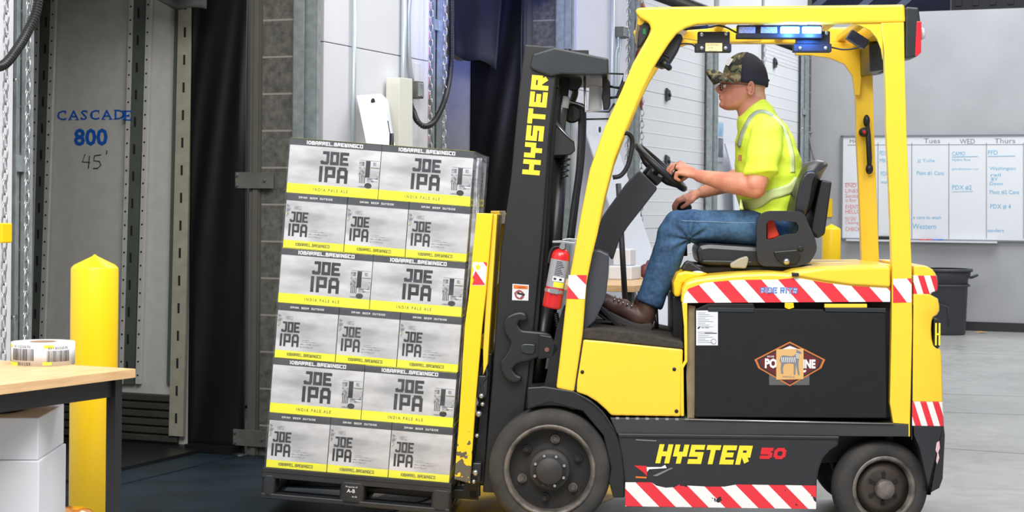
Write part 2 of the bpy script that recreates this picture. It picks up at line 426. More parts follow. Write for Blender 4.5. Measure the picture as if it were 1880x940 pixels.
# white insulated liner panels on the dock wall, standing 5 cm proud
g = MB()
for a, b in ((-5.5, D(22, 400, -.05).x), (D(592, 400, -.05).x, D(785, 400, -.05).x), (D(1056, 400, -.05).x, D(1150, 400, -.05).x), (D(1317, 400, -.05).x, D(1395, 400, -.05).x)):
    g.box(a, b, -.05, -.001, 0.0, 2.30); g.box(a, b, -.05, -.001, 2.305, WH)
for a, b in ((x3l, x3r), (x4l, x4r)): g.box(a-.1, b+.1, -.03, -.001, 3.35, WH)
tag(g.build('wall_left_liner', WALLW, fr=DF, bevel=.003), kind='structure')
LILAC = mat('thin_red_line', (214, 150, 166), .6)
g = MB(); xx = D(773, 200).x; g.box(xx-.005, xx+.005, -.053, -.0505, 0, 6); tag(g.build('trim_6', LILAC, fr=DF), kind='structure')

# end wall with the whiteboard
WB = mat('grey_end_wall', (176, 177, 180), 0.75, col2=(166, 167, 170), vscale=2.2, bump=.08, bscale=60)
WTOP = B(1780, 18).z
g = MB(); g.box(-.05, 11, 0, .2, 0, WTOP); tag(g.build('wall_back', WB, fr=BF), kind='structure')
g = MB(); g.box(-.02, 11, -.02, -.001, 0, .105); tag(g.build('baseboard_back', mat('black_rubber_base', (44, 45, 48), .6), fr=BF), kind='structure')
NAVY = mat('dark_navy_cladding', (46, 54, 84), .6, var=.3, vscale=1.2)
g = MB(); g.box(-6, 16, 5, 5.2, 0, 9); tag(g.build('wall_beyond', NAVY, fr=BF), kind='structure')
g = MB()
pc = B(1770, 10, 3.0)
g.box(pc.x-.1, pc.x+.1, 2.9, 3.1, 0, 8.5); g.box(pc.x-.16, pc.x+.16, 2.86, 2.9, 0, 8.5)
g.box(pc.x-.16, pc.x+.16, 3.1, 3.14, 0, 8.5)
tag(g.build('steel_column', mat('column_grey', (150, 144, 140), .5), fr=BF), 'pale steel column rising behind the top of the grey end wall', 'column')
g = MB()
for px in (1500, 1585, 1655):
    q = B(px, 10, 3.5); g.obox((q.x, 3.5, q.z), (.45, 0, .38), (0, .04, 0), (-.03, 0, .035))
q = B(1500, 2, 3.5); g.box(q.x-2.5, q.x+3.2, 3.45, 3.55, q.z+.25, q.z+.38); g.box(q.x-2.5, q.x+3.2, 3.45, 3.55, q.z-.45, q.z-.34)
tag(g.build('roof_truss', mat('truss_blue_grey', (120, 130, 160), .5), fr=BF), 'grey steel roof truss above the end wall', 'truss')
g = MB(); q = B(1830, 5, 2.6); g.box(q.x-.55, q.x+1.2, 2.4, 2.8, q.z-.10, q.z+.9)
for k in range(7): g.box(q.x-.5+k*.22, q.x-.42+k*.22, 2.38, 2.4, q.z-.05, q.z+.8)
tag(g.build('air_handler', mat('dark_unit', (30, 31, 36), .6), fr=BF), 'black ducted unit above the end wall at the far right', 'air unit')

# closed sectional doors 3 and 4
def sect_door(n, xa, xb, top, hx):
    g = MB(); z = 0.0; k = 0
    while z < top-.01:
        z2 = min(z+.605, top); g.box(xa, xb, .03, .08, z+.002, z2-.002)
        for j in range(1, 5): g.box(xa, xb, .0275, .031, z+j*(z2-z)/5-.005, z+j*(z2-z)/5+.005)
        z = z2; k += 1
    o = g.build('door_%d' % n, DOORW, fr=DF, bevel=.003); tag(o, kind='structure')
    c = o.matrix_world.inverted() @ DF
    for k in range(1, int(top/.605)+1):
        for hh in hx:
            h_ = MB(); zz = k*.605
            h_.prism([(hh-.05, zz-.06), (hh+.05, zz-.04), (hh+.05, zz+.04), (hh-.05, zz+.06)], .004, .022); h_.cyl((hh+.02, .004, zz), (hh+.02, -.008, zz), .016, seg=10)
            ho = h_.build('hinge', DGR, parent=o, recenter=False); ho.matrix_local = c
    return o
sect_door(3, x3l, x3r, 3.24, [D(1228, 300).x]); sect_door(4, x4l, x4r, 3.24, [D(1424, 300).x])

# roller tracks beside every dock door
def door_track(px0, px1, side, label, top=3.32, dp=.11):
    a, b = D(px0, 300, -.02).x, D(px1, 300, -dp).x; w = max(b-a, .06); e = dp/.11
    root = empty('door_track', DF @ Matrix.Translation((a, 0, 0)), label, 'door track', 'door tracks')
    g = MB(); g.box(0, w*.5, -.012, -.002, 0, top); g.box(0, .006, -.07*e, -.002, 0, top); g.build('angle_plate', GALV, root)
    g = MB(); x = w*.58
    g.box(x, x+.004, -.11*e, -.03*e, .1, top-.1); g.box(x, x+w*.32, -.11*e, -.106*e, .1, top-.1); g.box(x+w*.32, x+w*.32+.004, -.11*e, -.07*e, .1, top-.1); g.box(x, x+w*.2, -.034*e, -.03*e, .1, top-.1)
    g.build('roller_channel', GALV, root)
    for z in (.45, 1.55, 2.55):
        g = MB(); g.box(w*.05, x+w*.3, -.035, -.028, z-.035, z+.035); g.box(x+.006, x+.03, -.1*e, -.03*e, z-.03, z+.03); g.build('bracket', GALV, root)
    for z in (.9, 1.9, 2.35):
        g = MB(); g.cyl((w*.12, -.012, z), (w*.12, -.03, z), .014, seg=8); g.build('bolt', STL, root)
    return root
door_track(25, 62, -1, 'galvanised roller track at the extreme left edge behind the hanging chains', dp=.05)
door_track(541, 588, 1, 'galvanised roller track beside the block pier, right of the open dock door')
door_track(790, 819, -1, 'galvanised roller track between the two chains left of the second dock door', dp=.06)
door_track(1021, 1052, 1, 'galvanised roller track above the mast crosshead')
door_track(1152, 1168, -1, 'galvanised roller track behind the front leg of the cab guard')
door_track(1298, 1316, 1, "galvanised roller track just left of the driver's face")
door_track(1471, 1485, 1, 'galvanised roller track in the far corner of the room', dp=.04)

# chains
def chain(px, z0, z1, y, pitch, label, r=.0035):
    x = D(px, 300, y).x; g = MB(); z = z0; k = 0
    while z < z1:
        pts = []
        for i in range(10):
            a = 2*PI*i/10; u = math.cos(a)*pitch*.36; v = math.sin(a)*pitch*.68
            pts.append((x+u*(1 if k % 2 else .35), y+u*(.35 if k % 2 else 1), z+v))
        g.tube(pts, r, 5, closed=True); z += pitch; k += 1
    tag(g.build('hoist_chain', STL, fr=DF), label, 'chain', 'door hoist chains')
chain(9, .02, 2.8, -.14, .046, 'steel hoist chain, leftmost of the pair at the left edge', .004)
chain(50, .02, 2.8, -.14, .046, 'steel hoist chain crossing the black corrugated hose at the left edge', .004)
chain(789, .1, 3.2, -.13, .046, 'steel hoist chain left of the roller track by the second dock door')
chain(815, .1, 3.2, -.13, .046, 'steel hoist chain beside the ribbed hose at the second dock door')
chain(1151, .1, 3.6, -.13, .05, 'steel hoist chain just outside the cab guard front leg')
chain(1402, .1, 3.2, -.10, .05, 'steel hoist chain against the last white door, above and behind the cap')
chain(1178, .1, 3.2, -.10, .05, 'steel hoist chain in front of the closed white door, seen through the cab')

# corrugated hoses
def ribbed(pts, r, label, name='corrugated_hose', m_=None):
    P = spline(pts, 10); Q = []
    L = 0; 
    for i in range(len(P)-1):
        n_ = max(1, int((P[i+1]-P[i]).length/(r*.13)))
        for k in range(n_): Q.append(P[i].lerp(P[i+1], k/n_))
    g = MB(); g.tube(Q, [r*(1.0 if i % 4 < 2 else .78) for i in range(len(Q))], 12)
    return tag(g.build(name, m_ or BLK2, fr=DF), label, 'hose', 'corrugated hoses')
ribbed([D(-30, 122, -.22), D(5, 120, -.22), D(30, 92, -.22), D(52, 55, -.21), D(68, 15, -.21), D(76, -60, -.2)], .021, 'black corrugated hose curving across the upper left corner')
ribbed([D(828, -60, -.08), D(829, 60, -.08), D(827, 130, -.08), D(816, 185, -.19), D(798, 222, -.20), D(780, 232, -.20), D(766, 222, -.16), D(760, 207, -.1), D(753, 190, -.07)], .018, 'black ribbed hose looping under the junction box to the second dock door')
# conduits
def conduit(pts, r, label):
    g = MB(); g.tube(spline(pts, 6) if len(pts) > 2 else pts, r, 10)
    tag(g.build('conduit', mat('conduit_steel', (188, 198, 204), .35, metal=.4) if 'conduit_steel' not in MATS else MATS['conduit_steel'], fr=DF), label, 'conduit', 'wall conduits')
def vert(px, py0, py1, y=-.075): a = D(px, 300, y); return [(a.x, y, D(px, py1, y).z), (a.x, y, D(px, py0, y).z)]
conduit(vert(648, -60, 420), .014, 'thin steel conduit running down the middle of the white wall panel')
conduit(vert(739, -60, 300), .018, 'thick steel conduit left of the pair above the junction box')
conduit([(D(745.5, 0, -.068).x, -.068, 3.0), (D(745.5, 0, -.068).x, -.068, .8)], .006, 'narrow conduit between the two thicker ones left of the junction box')
conduit([D(760, -60, -.07), D(751, 8, -.07), D(750, 60, -.07), D(751, 105, -.07), D(756, 148, -.07)], .014, 'steel conduit bending down into the junction box')
conduit(vert(1122, -60, 330), .018, 'thick conduit right of the mast crosshead')
conduit([D(1135, 68, -.08), D(1135, 85, -.08), D(1131, 100, -.08), D(1130, 200, -.08), D(1130, 300, -.08)], .010, 'left of the two thin conduits leaving the grey box by the mast')
conduit([D(1139, 68, -.08), D(1139, 90, -.08), D(1136, 105, -.08), D(1135, 200, -.08), D(1135, 300, -.08)], .010, 'right of the two thin conduits leaving the grey box by the mast')
def boxes(px0, px1, py0, py1, label):
    root = empty('junction_box', DF @ Matrix.Translation(D((px0+px1)/2, py1, -.051)), label, 'electrical box')
    A, Bq = D(px0, py0, -.05), D(px1, py1, -.05); w = (Bq.x-A.x)/2; h_ = A.z-Bq.z
    g = MB(); g.box(-w, w, -.07, 0, 0, h_); g.build('housing', GALVD, root, bevel=.004)
    g = MB(); g.box(-w*.92, w*.92, -.075, -.0705, .01, h_-.01)
    for z in (.02, h_-.02): g.cyl((0, -.075, z), (0, -.079, z), .006, seg=8)
    g.build('cover', GALV, root, bevel=.002)
boxes(748, 759, 148, 181, 'grey metal junction box on the white wall above the hose loop')
boxes(1129, 1142, 47, 70, 'grey metal switch box on the white wall right of the mast')
g = MB(); q = D(764, 180, -.05); g.box(q.x-.03, q.x+.05, -.056, -.051, q.z, q.z+.22); tag(g.build('switch_plate', WALLW, fr=DF, bevel=.003), 'narrow white plate right of the junction box', 'plate')

# leaning white panels
g = MB(); P0 = [D(658, 175, -.1), D(700, 172, -.12), D(712, 183, -.13), D(724, 262, -.42), D(735, 330, -.6), D(690, 330, -.6)]
back = [p_+Vector((0, .012, 0)) for p_ in P0]; n_ = len(P0)
g.add(P0+back, [list(range(n_)), list(range(2*n_-1, n_-1, -1))]+[[i, (i+1) % n_, n_+(i+1) % n_, n_+i] for i in range(n_)])
PLN = mat('glossy_white_board', (232, 236, 245), .2, coat=.5)
c0 = D(684, 187, -.13); g2 = g
for dx, dy, r_ in ((0, 0, .018), (-7, 11, .01), (16, 9, .012)):
    q = D(684+dx, 187+dy, -.16); g.lathe([(r_, 0), (r_*1.15, 0), (r_*1.15, -.006), (r_, -.006)], q, 'y', 16, 1, closed=False)
tag(g.build('leaning_panel', [PLN, KPR], fr=DF), 'glossy white board with three round marks leaning on the white wall', 'board')
q0, q1 = D(717, 147, -.1), D(741, 145, -.1)
g = MB(); g.prism([(q0.x, .5), (q1.x+.05, .5), (q1.x, q1.z), (q0.x+.004, q1.z-.005), (q0.x, q1.z-.04)], -.16, -.07)
tag(g.build('panel_offcut', mat('cream_plank', (224, 224, 212), .5), fr=DF, bevel=.003), 'narrow cream plank standing against the conduits', 'plank')
g = MB(); a = D(712, 222, -.56); b = D(719, 262, -.60); g.cyl(a, b, .003, seg=8); g.cyl(b+Vector((0, 0, .05)), b-Vector((0, 0, .1)), .012, .014, seg=10)
tag(g.build('small_brush', BLK, fr=DF), 'small black-handled brush in front of the leaning white board', 'brush')

# ------------------------------------------------------------ dock door surrounds: frame, brackets, curtains
CURT = mat('black_vinyl_curtain', (17, 17, 19), .42, bump=.12, bscale=9, bdist=.01)
FLAP = mat('dark_grey_canvas', (62, 60, 60), .8, var=.15, vscale=4, bump=.3, bscale=60, bdist=.004)
FRM = mat('dock_frame_grey', (92, 91, 84), .6, var=.06)
def door_frame(xr, label):
    root = empty('steel_upright', DF @ Matrix.Translation((xr, 0, 0)), label, 'upright', 'dock door uprights')
    g = MB(); g.box(-.02, .12, .201, .265, 0, 3); g.build('post', FRM, root)
    g = MB(); g.box(-.035, -.021, .205, .235, 0, 3); g.build('flange', FRM, root)
    for z in (.10, .47*0+1.52):
        g = MB(); g.box(-.048, -.036, .10, .34, z-.045, z+.045); pl = g.build('clamp_plate', GALVD, root, bevel=.002)
        for (yy, zz) in ((.325, -.028), (.325, .028), (.15, 0)):
            h_ = MB(); h_.cyl((-.049, yy, z+zz), (-.06, yy, z+zz), .008, seg=8); h_.build('bolt', STL, pl)
    return root
door_frame(0, 'grey steel upright with clamp plates between the tall black curtain and the block pier')
door_frame(x2r, 'grey steel upright behind the top of the mast')
def curtain(xr, y0, y1, label, seed, ztop=3.1, push=.0):
    grid = []
    nz_, ny = 46, 40
    for i in range(nz_+1):
        z = .01+(ztop-.01)*i/nz_; row = []
        for j in range(ny+1):
            t = j/ny; y = y0+(y1-y0)*t
            d = .030*noise.noise((t*2.2+z*.9+seed, z*.8, 0))+.026*noise.noise((t*3.4+z*1.5+seed, z*.5, 3))+.010*math.sin(t*4+z*1.4+seed)
            edge = min(1, min(t, 1-t)*8+.1)
            row.append((xr-.035+d*edge*.7, y, z))
        grid.append(row)
    g = MB(); g.sheet(grid, .004, (1, 0, 0)); return tag(g.build('dock_curtain', CURT, fr=DF), label, 'curtain', 'dock curtains')
yc = DX(340, 400, -.1).y
curtain(0, .275, .64, 'tall creased black curtain at the right side of the open left dock door', .4)
curtain(x2r, .275, .70, 'folded black curtain with bluish sheen behind the mast', 2.0)
g = MB(); q = DX(400, 830, -.06)
g.box(-.10, .0, .31, .62, .0125, .05); tag(g.build('curtain_sill', BLK2, fr=DF), 'black sill bar under the tall black curtain', 'sill')

def flap(xr, corners, label, seed):
    """hanging canvas header; corners are pixels tl,tr,br,bl on plane x=xr"""
    tl, tr, br, bl = [DX(a, b, xr) for a, b in corners]; grid = []
    for i in range(13):
        row = []
        for j in range(21):
            u, v = j/20, i/12; p_ = tl.lerp(tr, u).lerp(bl.lerp(br, u), v)
            row.append(p_+Vector((-.03*math.sin(u*9+seed)*v-.03*noise.noise((u*3+seed, v*3, 1)), 0, .02*math.sin(u*7+seed)*v)))
        grid.append(row)
    g = MB(); g.sheet(grid, .01, (1, 0, 0)); tag(g.build('header_flap', FLAP, fr=DF), label, 'dock flap')
flap(-.30, [(255, -70), (378, -70), (374, 22), (262, -2)], 'dark canvas header flap at the top edge above the trailer wall', 1)
flap(x2r-.32, [(828, -80), (926, -80), (908, 124), (834, 100)], 'dark grey canvas header flap hanging in the second dock doorway', 3)

# ------------------------------------------------------------ trailers backed up to the doors
TRW = mat('trailer_wall', (190, 189, 185), .6, var=.06, vscale=14)
TRP = mat('trailer_post', (92, 100, 94), .5, metal=.2, var=.1, vscale=9)
TRL = mat('trailer_light_post', (156, 154, 138), .55, var=.1, vscale=14)
SCUF = mat('scuff_plate', (72, 74, 68), .5, metal=.3, var=.15, vscale=5)
SLOT = mat('slot_dark', (22, 24, 24), .8)
def trailer(xr, xl, label, main):
    root = empty('semi_trailer', DF @ Matrix.Translation((xr, .75, 0)), label, 'trailer')
    inv = (DF @ Matrix.Translation((xr, .75, 0))).inverted() @ DF
    def Q(px, py, dx=0): return inv @ DX(px, py, xr+dx)
    g = MB(); g.box(.0, .03, -.1, 6.0, .02, 3.6); g.build('side_wall', TRW, root)
    g = MB(); g.box(xl-xr-.03, xl-xr, -.02, 6.0, .02, 3.6); g.build('side_wall', TRW, root)
    g = MB(); g.box(xl-xr, .0, -.02, 6.0, 2.75, 2.8); g.build('roof', TRW, root)
    g = MB(); g.box(xl-xr, .0, 6.0, 6.05, .0, 2.8); g.build('end_wall', TRW, root)
    g = MB(); g.box(xl-xr, .0, -.25, 6.0, -.02, .03); g.build('deck', BLK2, root)
    if not main: return root
    # slotted posts: pixel lines (top x at y=0, bottom x at y=700), width px
    def post(xt, xb, wpx, m_, slots, ytop=-60, ybot=705, d0=-.03, nm='slotted_post', rivets=False, th=.02):
        a, b = Q(xt, 0, 0), Q(xb, 700, 0); dy = (b.y-a.y)/(b.z-a.z); w = abs(Q(xt+wpx, 0, 0).y-Q(xt, 0, 0).y)/2
        zt, zb = Q(xt, ytop).z, Q(xt, ybot).z
        def yy(z): return a.y+dy*(z-a.z)
        g = MB(); vs = [(x, yy(z)+s_*w, z) for x in (d0, d0+th) for z in (zb, zt) for s_ in (-1, 1)]
        g.add(vs, [(0, 1, 3, 2), (4, 6, 7, 5), (0, 4, 5, 1), (2, 3, 7, 6), (0, 2, 6, 4), (1, 5, 7, 3)])
        if slots:
            z = zb+.1
            while z < zt-.05:
                g.box(d0-.0015, d0, yy(z)-w*.1-.002, yy(z)+w*.1+.002, z-.028, z+.028, 1); z += .155
        if rivets:
            z = zb+.05
            while z < zt: g.cyl((d0, yy(z), z), (d0-.003, yy(z), z), .0055, seg=6, mi=1); z += .078
        g.build(nm, [m_, SLOT], root)
    post(92, 66, 26, TRP, True); post(104, 80, 9, TRW, False, nm='post_flange', rivets=True, d0=-.032); post(76, 58, 8, TRW, False, nm='post_flange', rivets=True, d0=-.033)
    post(261, 238, 26, TRP, True); post(279, 259, 8, TRW, False, nm='post_flange', rivets=True, d0=-.034); post(247, 228, 8, TRW, False, nm='post_flange', rivets=True, d0=-.033)
    post(333, 318, 14, TRP, False, d0=-.028, nm='dark_post'); post(350, 334, 26, TRL, True, ybot=800, d0=-.05, nm='door_post')
    # corrugated scuff liner at the bottom
    g = MB(); z0_, z1_ = Q(200, 805).z, Q(200, 718).z; ya = Q(330, 760).y; k = 6
    for i in range(k):
        za = z0_+(z1_-z0_)*i/k; zb = z0_+(z1_-z0_)*(i+1)/k; zm = (za+zb)/2
        g.prism([(ya, za), (ya, zb), (6, zb), (6, za)], -.012, -.002, plane='yz')
        g.prism([(ya, zm-.015), (ya, zm+.02), (6, zm+.02), (6, zm-.015)], -.035, -.012, plane='yz')
    g.build('scuff_liner', SCUF, root, bevel=.004)
    g = MB(); n_ = Vector((-1, 0, 0))
    def wall_text(s, px0, px1, py0, py1, mi, bold, d=-.002):
        a, b, c = Q(px0, py1), Q(px1, py1), Q(px0, py0)
        put_text(g, s, (d, a.y, a.z), (0, -1, 0), (0, 0, 1), a.y-b.y, c.z-a.z, mi, 0, bold)
    wall_text('800', 136, 198, 236, 268, 0, .03)
    # serif capitals
    a, b, c = Q(105, 221), Q(229, 223), Q(105, 203); wid = a.y-b.y; hh = c.z-a.z
    vs, fs = font_text('CASCAD', 1.0, .012, 1.25); X0 = min(v[0] for v in vs); X1 = max(v[0] for v in vs); Y0 = min(v[1] for v in vs); Y1 = max(v[1] for v in vs)
    g.add([(-.002, a.y-(v[0]-X0)/(X1-X0)*wid, a.z+(v[1]-Y0)/(Y1-Y0)*hh-.0*v[0]) for v in vs], fs, 0)
    # serifs and heavy stems
    cw = wid/6.0
    for i, ch in enumerate('CASCAD'):
        y_ = a.y-cw*(i+.0)
        def ser(u, v, w_, h_): g.box(-.0022, -.0018, y_-u*cw-w_*cw, y_-u*cw, a.z+v*hh, a.z+v*hh+h_*hh, 0)
        if ch == 'A': ser(.0, 0, .34, .07); ser(.62, 0, .36, .07)
        if ch in 'DE': ser(.05, 0, .26, .08); ser(.05, .92, .26, .08); ser(.13, 0, .14, 1)
        if ch == 'C': ser(.06, .22, .13, .56); ser(.72, .62, .06, .38)
        if ch == 'S': ser(.68, .68, .05, .32); ser(.12, 0, .05, .32)
    a, b = Q(231, 222), Q(249, 222); ew = a.y-b.y
    g.build('lettering', mat('trailer_blue', (22, 92, 186), .5), root, fixn=False); g = MB()
    for (u0, u1, v0, v1) in ((.15, .42, 0, 1), (0, .95, 0, .12), (0, .95, .88, 1), (.3, .72, .44, .56), (.85, .95, 0, .32), (.85, .95, .68, 1), (.66, .74, .34, .66)): g.box(-.0362, -.0358, a.y-ew*u1, a.y-ew*u0, a.z+hh*v0, a.z+hh*v1, 0)
    g.build('lettering', MATS['trailer_blue'], root, fixn=False)
    g = MB()
    def pen(pts):
        P = [Q(a_, b_) for a_, b_ in pts]; g.tube([(-.003, p_.y, p_.z) for p_ in P], .0028, 6)
    pen([(157, 283), (152, 297), (166, 298)]); pen([(165, 286), (163, 309)]); pen([(186, 284), (174, 286), (173, 295), (183, 296), (186, 303), (180, 309), (172, 309)]); pen([(197, 276), (196, 283)])
    g.build('handwriting', KPR, root)
    return root
trailer(.02, x1l-.05, 'open semi trailer with slotted wall posts and blue lettering, seen through the left dock door', True)
trailer(x2r-.02, x2l-.05, 'second open trailer seen through the doorway behind the mast', False)

# ------------------------------------------------------------ end wall furnishings
def BP(px, py, y=0): return B(px, py, y)
wb = empty('whiteboard', BF @ Matrix.Translation(BP(1700, 442, -.02)), 'long whiteboard with a handwritten weekly schedule on the grey end wall', 'whiteboard')
inv = wb.matrix_world.inverted() @ BF
def WBq(px, py, y=-.03): return inv @ BP(px, py, y)
A, C = WBq(1548, 252), WBq(1900, 442)
zt, zb = A.z, C.z
g = MB(); g.box(A.x, C.x+1.2, -.008, .015, zb, zt); g.build('surface', mat('whiteboard_face', (226, 229, 233), .35), wb)
g = MB(); g.box(A.x-.03, A.x, -.02, .018, zb-.02, zt+.02); g.box(A.x-.03, C.x+1.2, -.02, .018, zt, zt+.02); g.box(A.x-.03, C.x+1.2, -.02, .018, zb-.02, zb); g.build('frame', GREY, wb)
t0, t1 = WBq(1556, 443), WBq(1832, 443); g = MB(); g.box(t0.x, t1.x, -.09, .0, zb-.035, zb-.022); g.box(t0.x, t1.x, -.094, -.09, zb-.035, zb-.012); g.build('tray', LBL, wb)
g = MB(); KB, BB, RB, GB = 0, 1, 2, 3
def wl(pts, r, mi): g.tube([tuple(Vector((q.x, -.0095, q.z))) for q in (WBq(a, b) for a, b in pts)], r, 4, mi)
def wt(s, px, py, w, h, mi, bold=-.0):
    q, e = WBq(px, py), WBq(px+w, py-h); put_text(g, s, (q.x, -.0095, q.z), X3, Z3, e.x-q.x, e.z-q.z, mi, 0, bold)
for px in (1612, 1674, 1742, 1811, 1879): wl([(px, 262), (px, 438)], .004, KB)
wl([(1556, 266), (1879, 265)], .003, KB)
wt('MON', 1560, 263, 26, 7, KB); wt('Tues', 1696, 263, 30, 9, KB); wt('WED', 1762, 264, 28, 9, KB); wt('Thurs', 1826, 263, 38, 9, KB)
wt('CAMO', 1748, 286, 24, 8, BB); wl([(1748, 288), (1795, 287)], .003, BB); wt('Hydro flow', 1748, 297, 34, 6, BB); wt('production run', 1748, 313, 48, 5, BB); wt('PDX #2', 1748, 349, 36, 9, BB); wl([(1748, 352), (1786, 351)], .002, BB)
wt('FFD', 1814, 284, 18, 8, BB); wl([(1814, 287), (1864, 286)], .003, BB); wt('Washington', 1817, 314, 48, 8, BB); wt('rail', 1819, 324, 18, 6, BB); wt('BY', 1820, 332, 12, 6, BB); wt('Dawn', 1817, 340, 24, 6, BB); wt('Plant #2 Cans', 1817, 357, 54, 8, BB); wt('PDX # 4', 1818, 384, 38, 9, BB); wt('sanders', 1813, 426, 30, 6, BB)
wt('JJ Tulle', 1684, 299, 32, 7, BB); wt('Plant #1 Cans', 1683, 322, 50, 8, BB); wt('x cans to wash', 1676, 402, 52, 6, BB); wt('Western', 1675, 420, 44, 9, BB)
wt('PDX', 1615, 285, 14, 8, BB); wt('MBC', 1615, 298, 14, 7, BB); wt('PDX', 1617, 323, 13, 8, BB); wt('wash', 1617, 337, 14, 6, BB)
for i, s_ in enumerate(('END', 'LINES', 'Sanitize', 'to floor', 'EVENT', 'HELLO', 'PAY DAY', 'Cleaning', 'CHECK')):
    yy = (344, 354, 363, 371, 383, 392, 405, 413, 424)[i]; wt(s_, 1552, yy, 20+(i % 3)*4, 7, RB)
wl([(1550, 336), (1585, 336)], .002, RB)
g.build('handwriting', [GREY, mat('marker_blue', (96, 178, 216), .6), mat('marker_red', (222, 112, 112), .6)], wb, fixn=False)
tz = (wb.matrix_world @ Vector((0, -.05, zb-.022)))
def tray_item(px, ln, m_, nm, lab, cat, r=.011, boxy=False):
    q = BP(px, 438, -.075); z = tz.z+.001; g = MB()
    if boxy: g.box(q.x-ln/2, q.x+ln/2, -.10, -.055, z, z+.1)
    else: g.cyl((q.x-ln/2, -.075, z+r), (q.x+ln/2, -.075, z+r), r, seg=10); g.cyl((q.x+ln/2, -.075, z+r), (q.x+ln/2+.04, -.075, z+r), r*1.15, seg=10, mi=0)
    tag(g.build(nm, m_, fr=BF), lab, cat)
tray_item(1696, .10, RED, 'marker', 'red marker lying in the whiteboard tray', 'marker')
tray_item(1716, .12, BPR, 'marker', 'blue marker lying in the whiteboard tray', 'marker')
g = MB(); q = BP(1624, 434, -.09); g.box(q.x-.07, q.x+.07, -.10, -.05, tz.z+.001, tz.z+.045); g.box(q.x-.07, q.x+.07, -.10, -.05, tz.z+.045, tz.z+.055, 1); tag(g.build('eraser', [BLK, GREY], fr=BF, bevel=.004), 'dark whiteboard eraser in the tray between the guard posts', 'eraser')

# trash can
def trash():
    base = BP(1743, 604, -.75); base.z = 0; yb = -.75
    L, R = BP(1697, 500, yb).x, BP(1779, 602, yb).x
    c = (L+R)/2-.02; rb = .22; rt = .275; H_ = BP(1743, 493, yb).z
    root = empty('trash_can', BF @ Matrix.Translation((c, yb, 0)), 'dark grey round trash can against the end wall behind the truck', 'trash can')
    m_ = mat('bin_grey', (62, 64, 70), .5)
    g = MB(); g.lathe([(rb, 0), (rb+.01, .02), (rt-.02, H_-.12), (rt, H_-.1), (rt+.01, H_-.02), (rt-.015, H_-.02), (rt-.035, H_-.12), (rb-.02, .03)], (0, 0, 0), 'z', 40); g.build('body', m_, root)
    g = MB(); g.lathe([(rt+.005, H_-.035), (rt+.03, H_-.03), (rt+.03, H_), (rt-.02, H_)], (0, 0, 0), 'z', 40, closed=True); g.build('rim', m_, root)
    for s_ in (-1, 1):
        g = MB(); g.tube([(s_*(rt+.01), -.07, H_-.1), (s_*(rt+.07), -.06, H_-.07), (s_*(rt+.075), .06, H_-.07), (s_*(rt+.01), .07, H_-.1)], .014, 8); g.build('handle', m_, root)
    g = MB(); g.lathe([(rt-.01, H_-.20), (rt+.004, H_-.195), (rt+.004, H_-.18), (rt-.008, H_-.175)], (0, 0, 0), 'z', 40, closed=True)
    g.tube([(-.12, -rb-.015, .1), (-.12, -rb-.035, .32), (-.02, -rb-.045, .35), (.08, -rb-.035, .32), (.08, -rb-.015, .1)], .008, 6); g.build('rib', m_, root)
trash()
# scrap of orange leaf litter by the baseboard
g = MB(); q = BP(1803, 602, -.3); g.add([(q.x-.09, -.34, .003), (q.x-.02, -.30, .02), (q.x+.08, -.32, .004), (q.x+.03, -.38, .012), (q.x-.04, -.39, .003)], [[0, 1, 4], [1, 2, 3], [1, 3, 4], [0, 4, 3, 1]])
tag(g.build('wood_scrap', mat('scrap_brown', (196, 150, 96), .7), fr=BF), 'small tan scrap on the floor right of the trash can', 'scrap')

# bollards
def bollard(x, y, r, h_, label, m_=YELB):
    g = MB(); g.lathe([(r*.6, 0), (r, 0), (r, h_-r*.62), (r*.97, h_-r*.55), (r*.86, h_-r*.44), (r*.10, h_-.006), (.003, h_)], (0, 0, 0), 'z', 64)
    o = g.build('bollard', m_, recenter=False); o.matrix_world = Matrix.Translation((x, y, 0)); tag(o, label, 'bollard')
def at_depth(px, d): return (px-940)/F*d
bollard(at_depth(175, 6.75), 6.75, .0905, 1.186, 'yellow bollard with a pointed cap behind the wooden workbench')
q = BF @ BP(1526, 470, -1.2); bollard(q.x, q.y, .105, BP(1526, 411, -1.2).z, 'yellow bollard seen behind the seat, near the whiteboard')
dd = 15.4; bollard(at_depth(1124, dd), dd, .085, 1.0, 'yellow bollard partly hidden behind the steering column')
# sign on wall by the corner
q = BP(1517, 383, -.02); g = MB(); g.box(q.x-.05, q.x+.07, -.012, -.002, q.z-.1, q.z+.12); put_text(g, '!', (q.x-.01, -.013, q.z-.05), X3, Z3, .02, .1, 1)
tag(g.build('wall_sign', [YELB, KPR], fr=BF), 'small yellow notice on the end wall above the rear bollard', 'sign')
# broom leaning in corner
g = MB(); a = BP(1484, 244, -.1); b = BP(1496, 300, -.3); e = b+(b-a)*.25
br = empty('lobby_brush', BF @ Matrix.Translation(e), 'thin-handled brush hung on the end wall behind the seat back', 'brush'); ib = br.matrix_world.inverted() @ BF
g.cyl(ib @ a, ib @ b, .012, seg=8); g.ball(ib @ a, (.05, .02, .02), 10, 6); g.build('handle', GREY, br)
g = MB(); g.tube([ib @ b, ib @ (b+(b-a)*.12), ib @ e], [.015, .035, .09], 10); g.build('head', BLK, br)

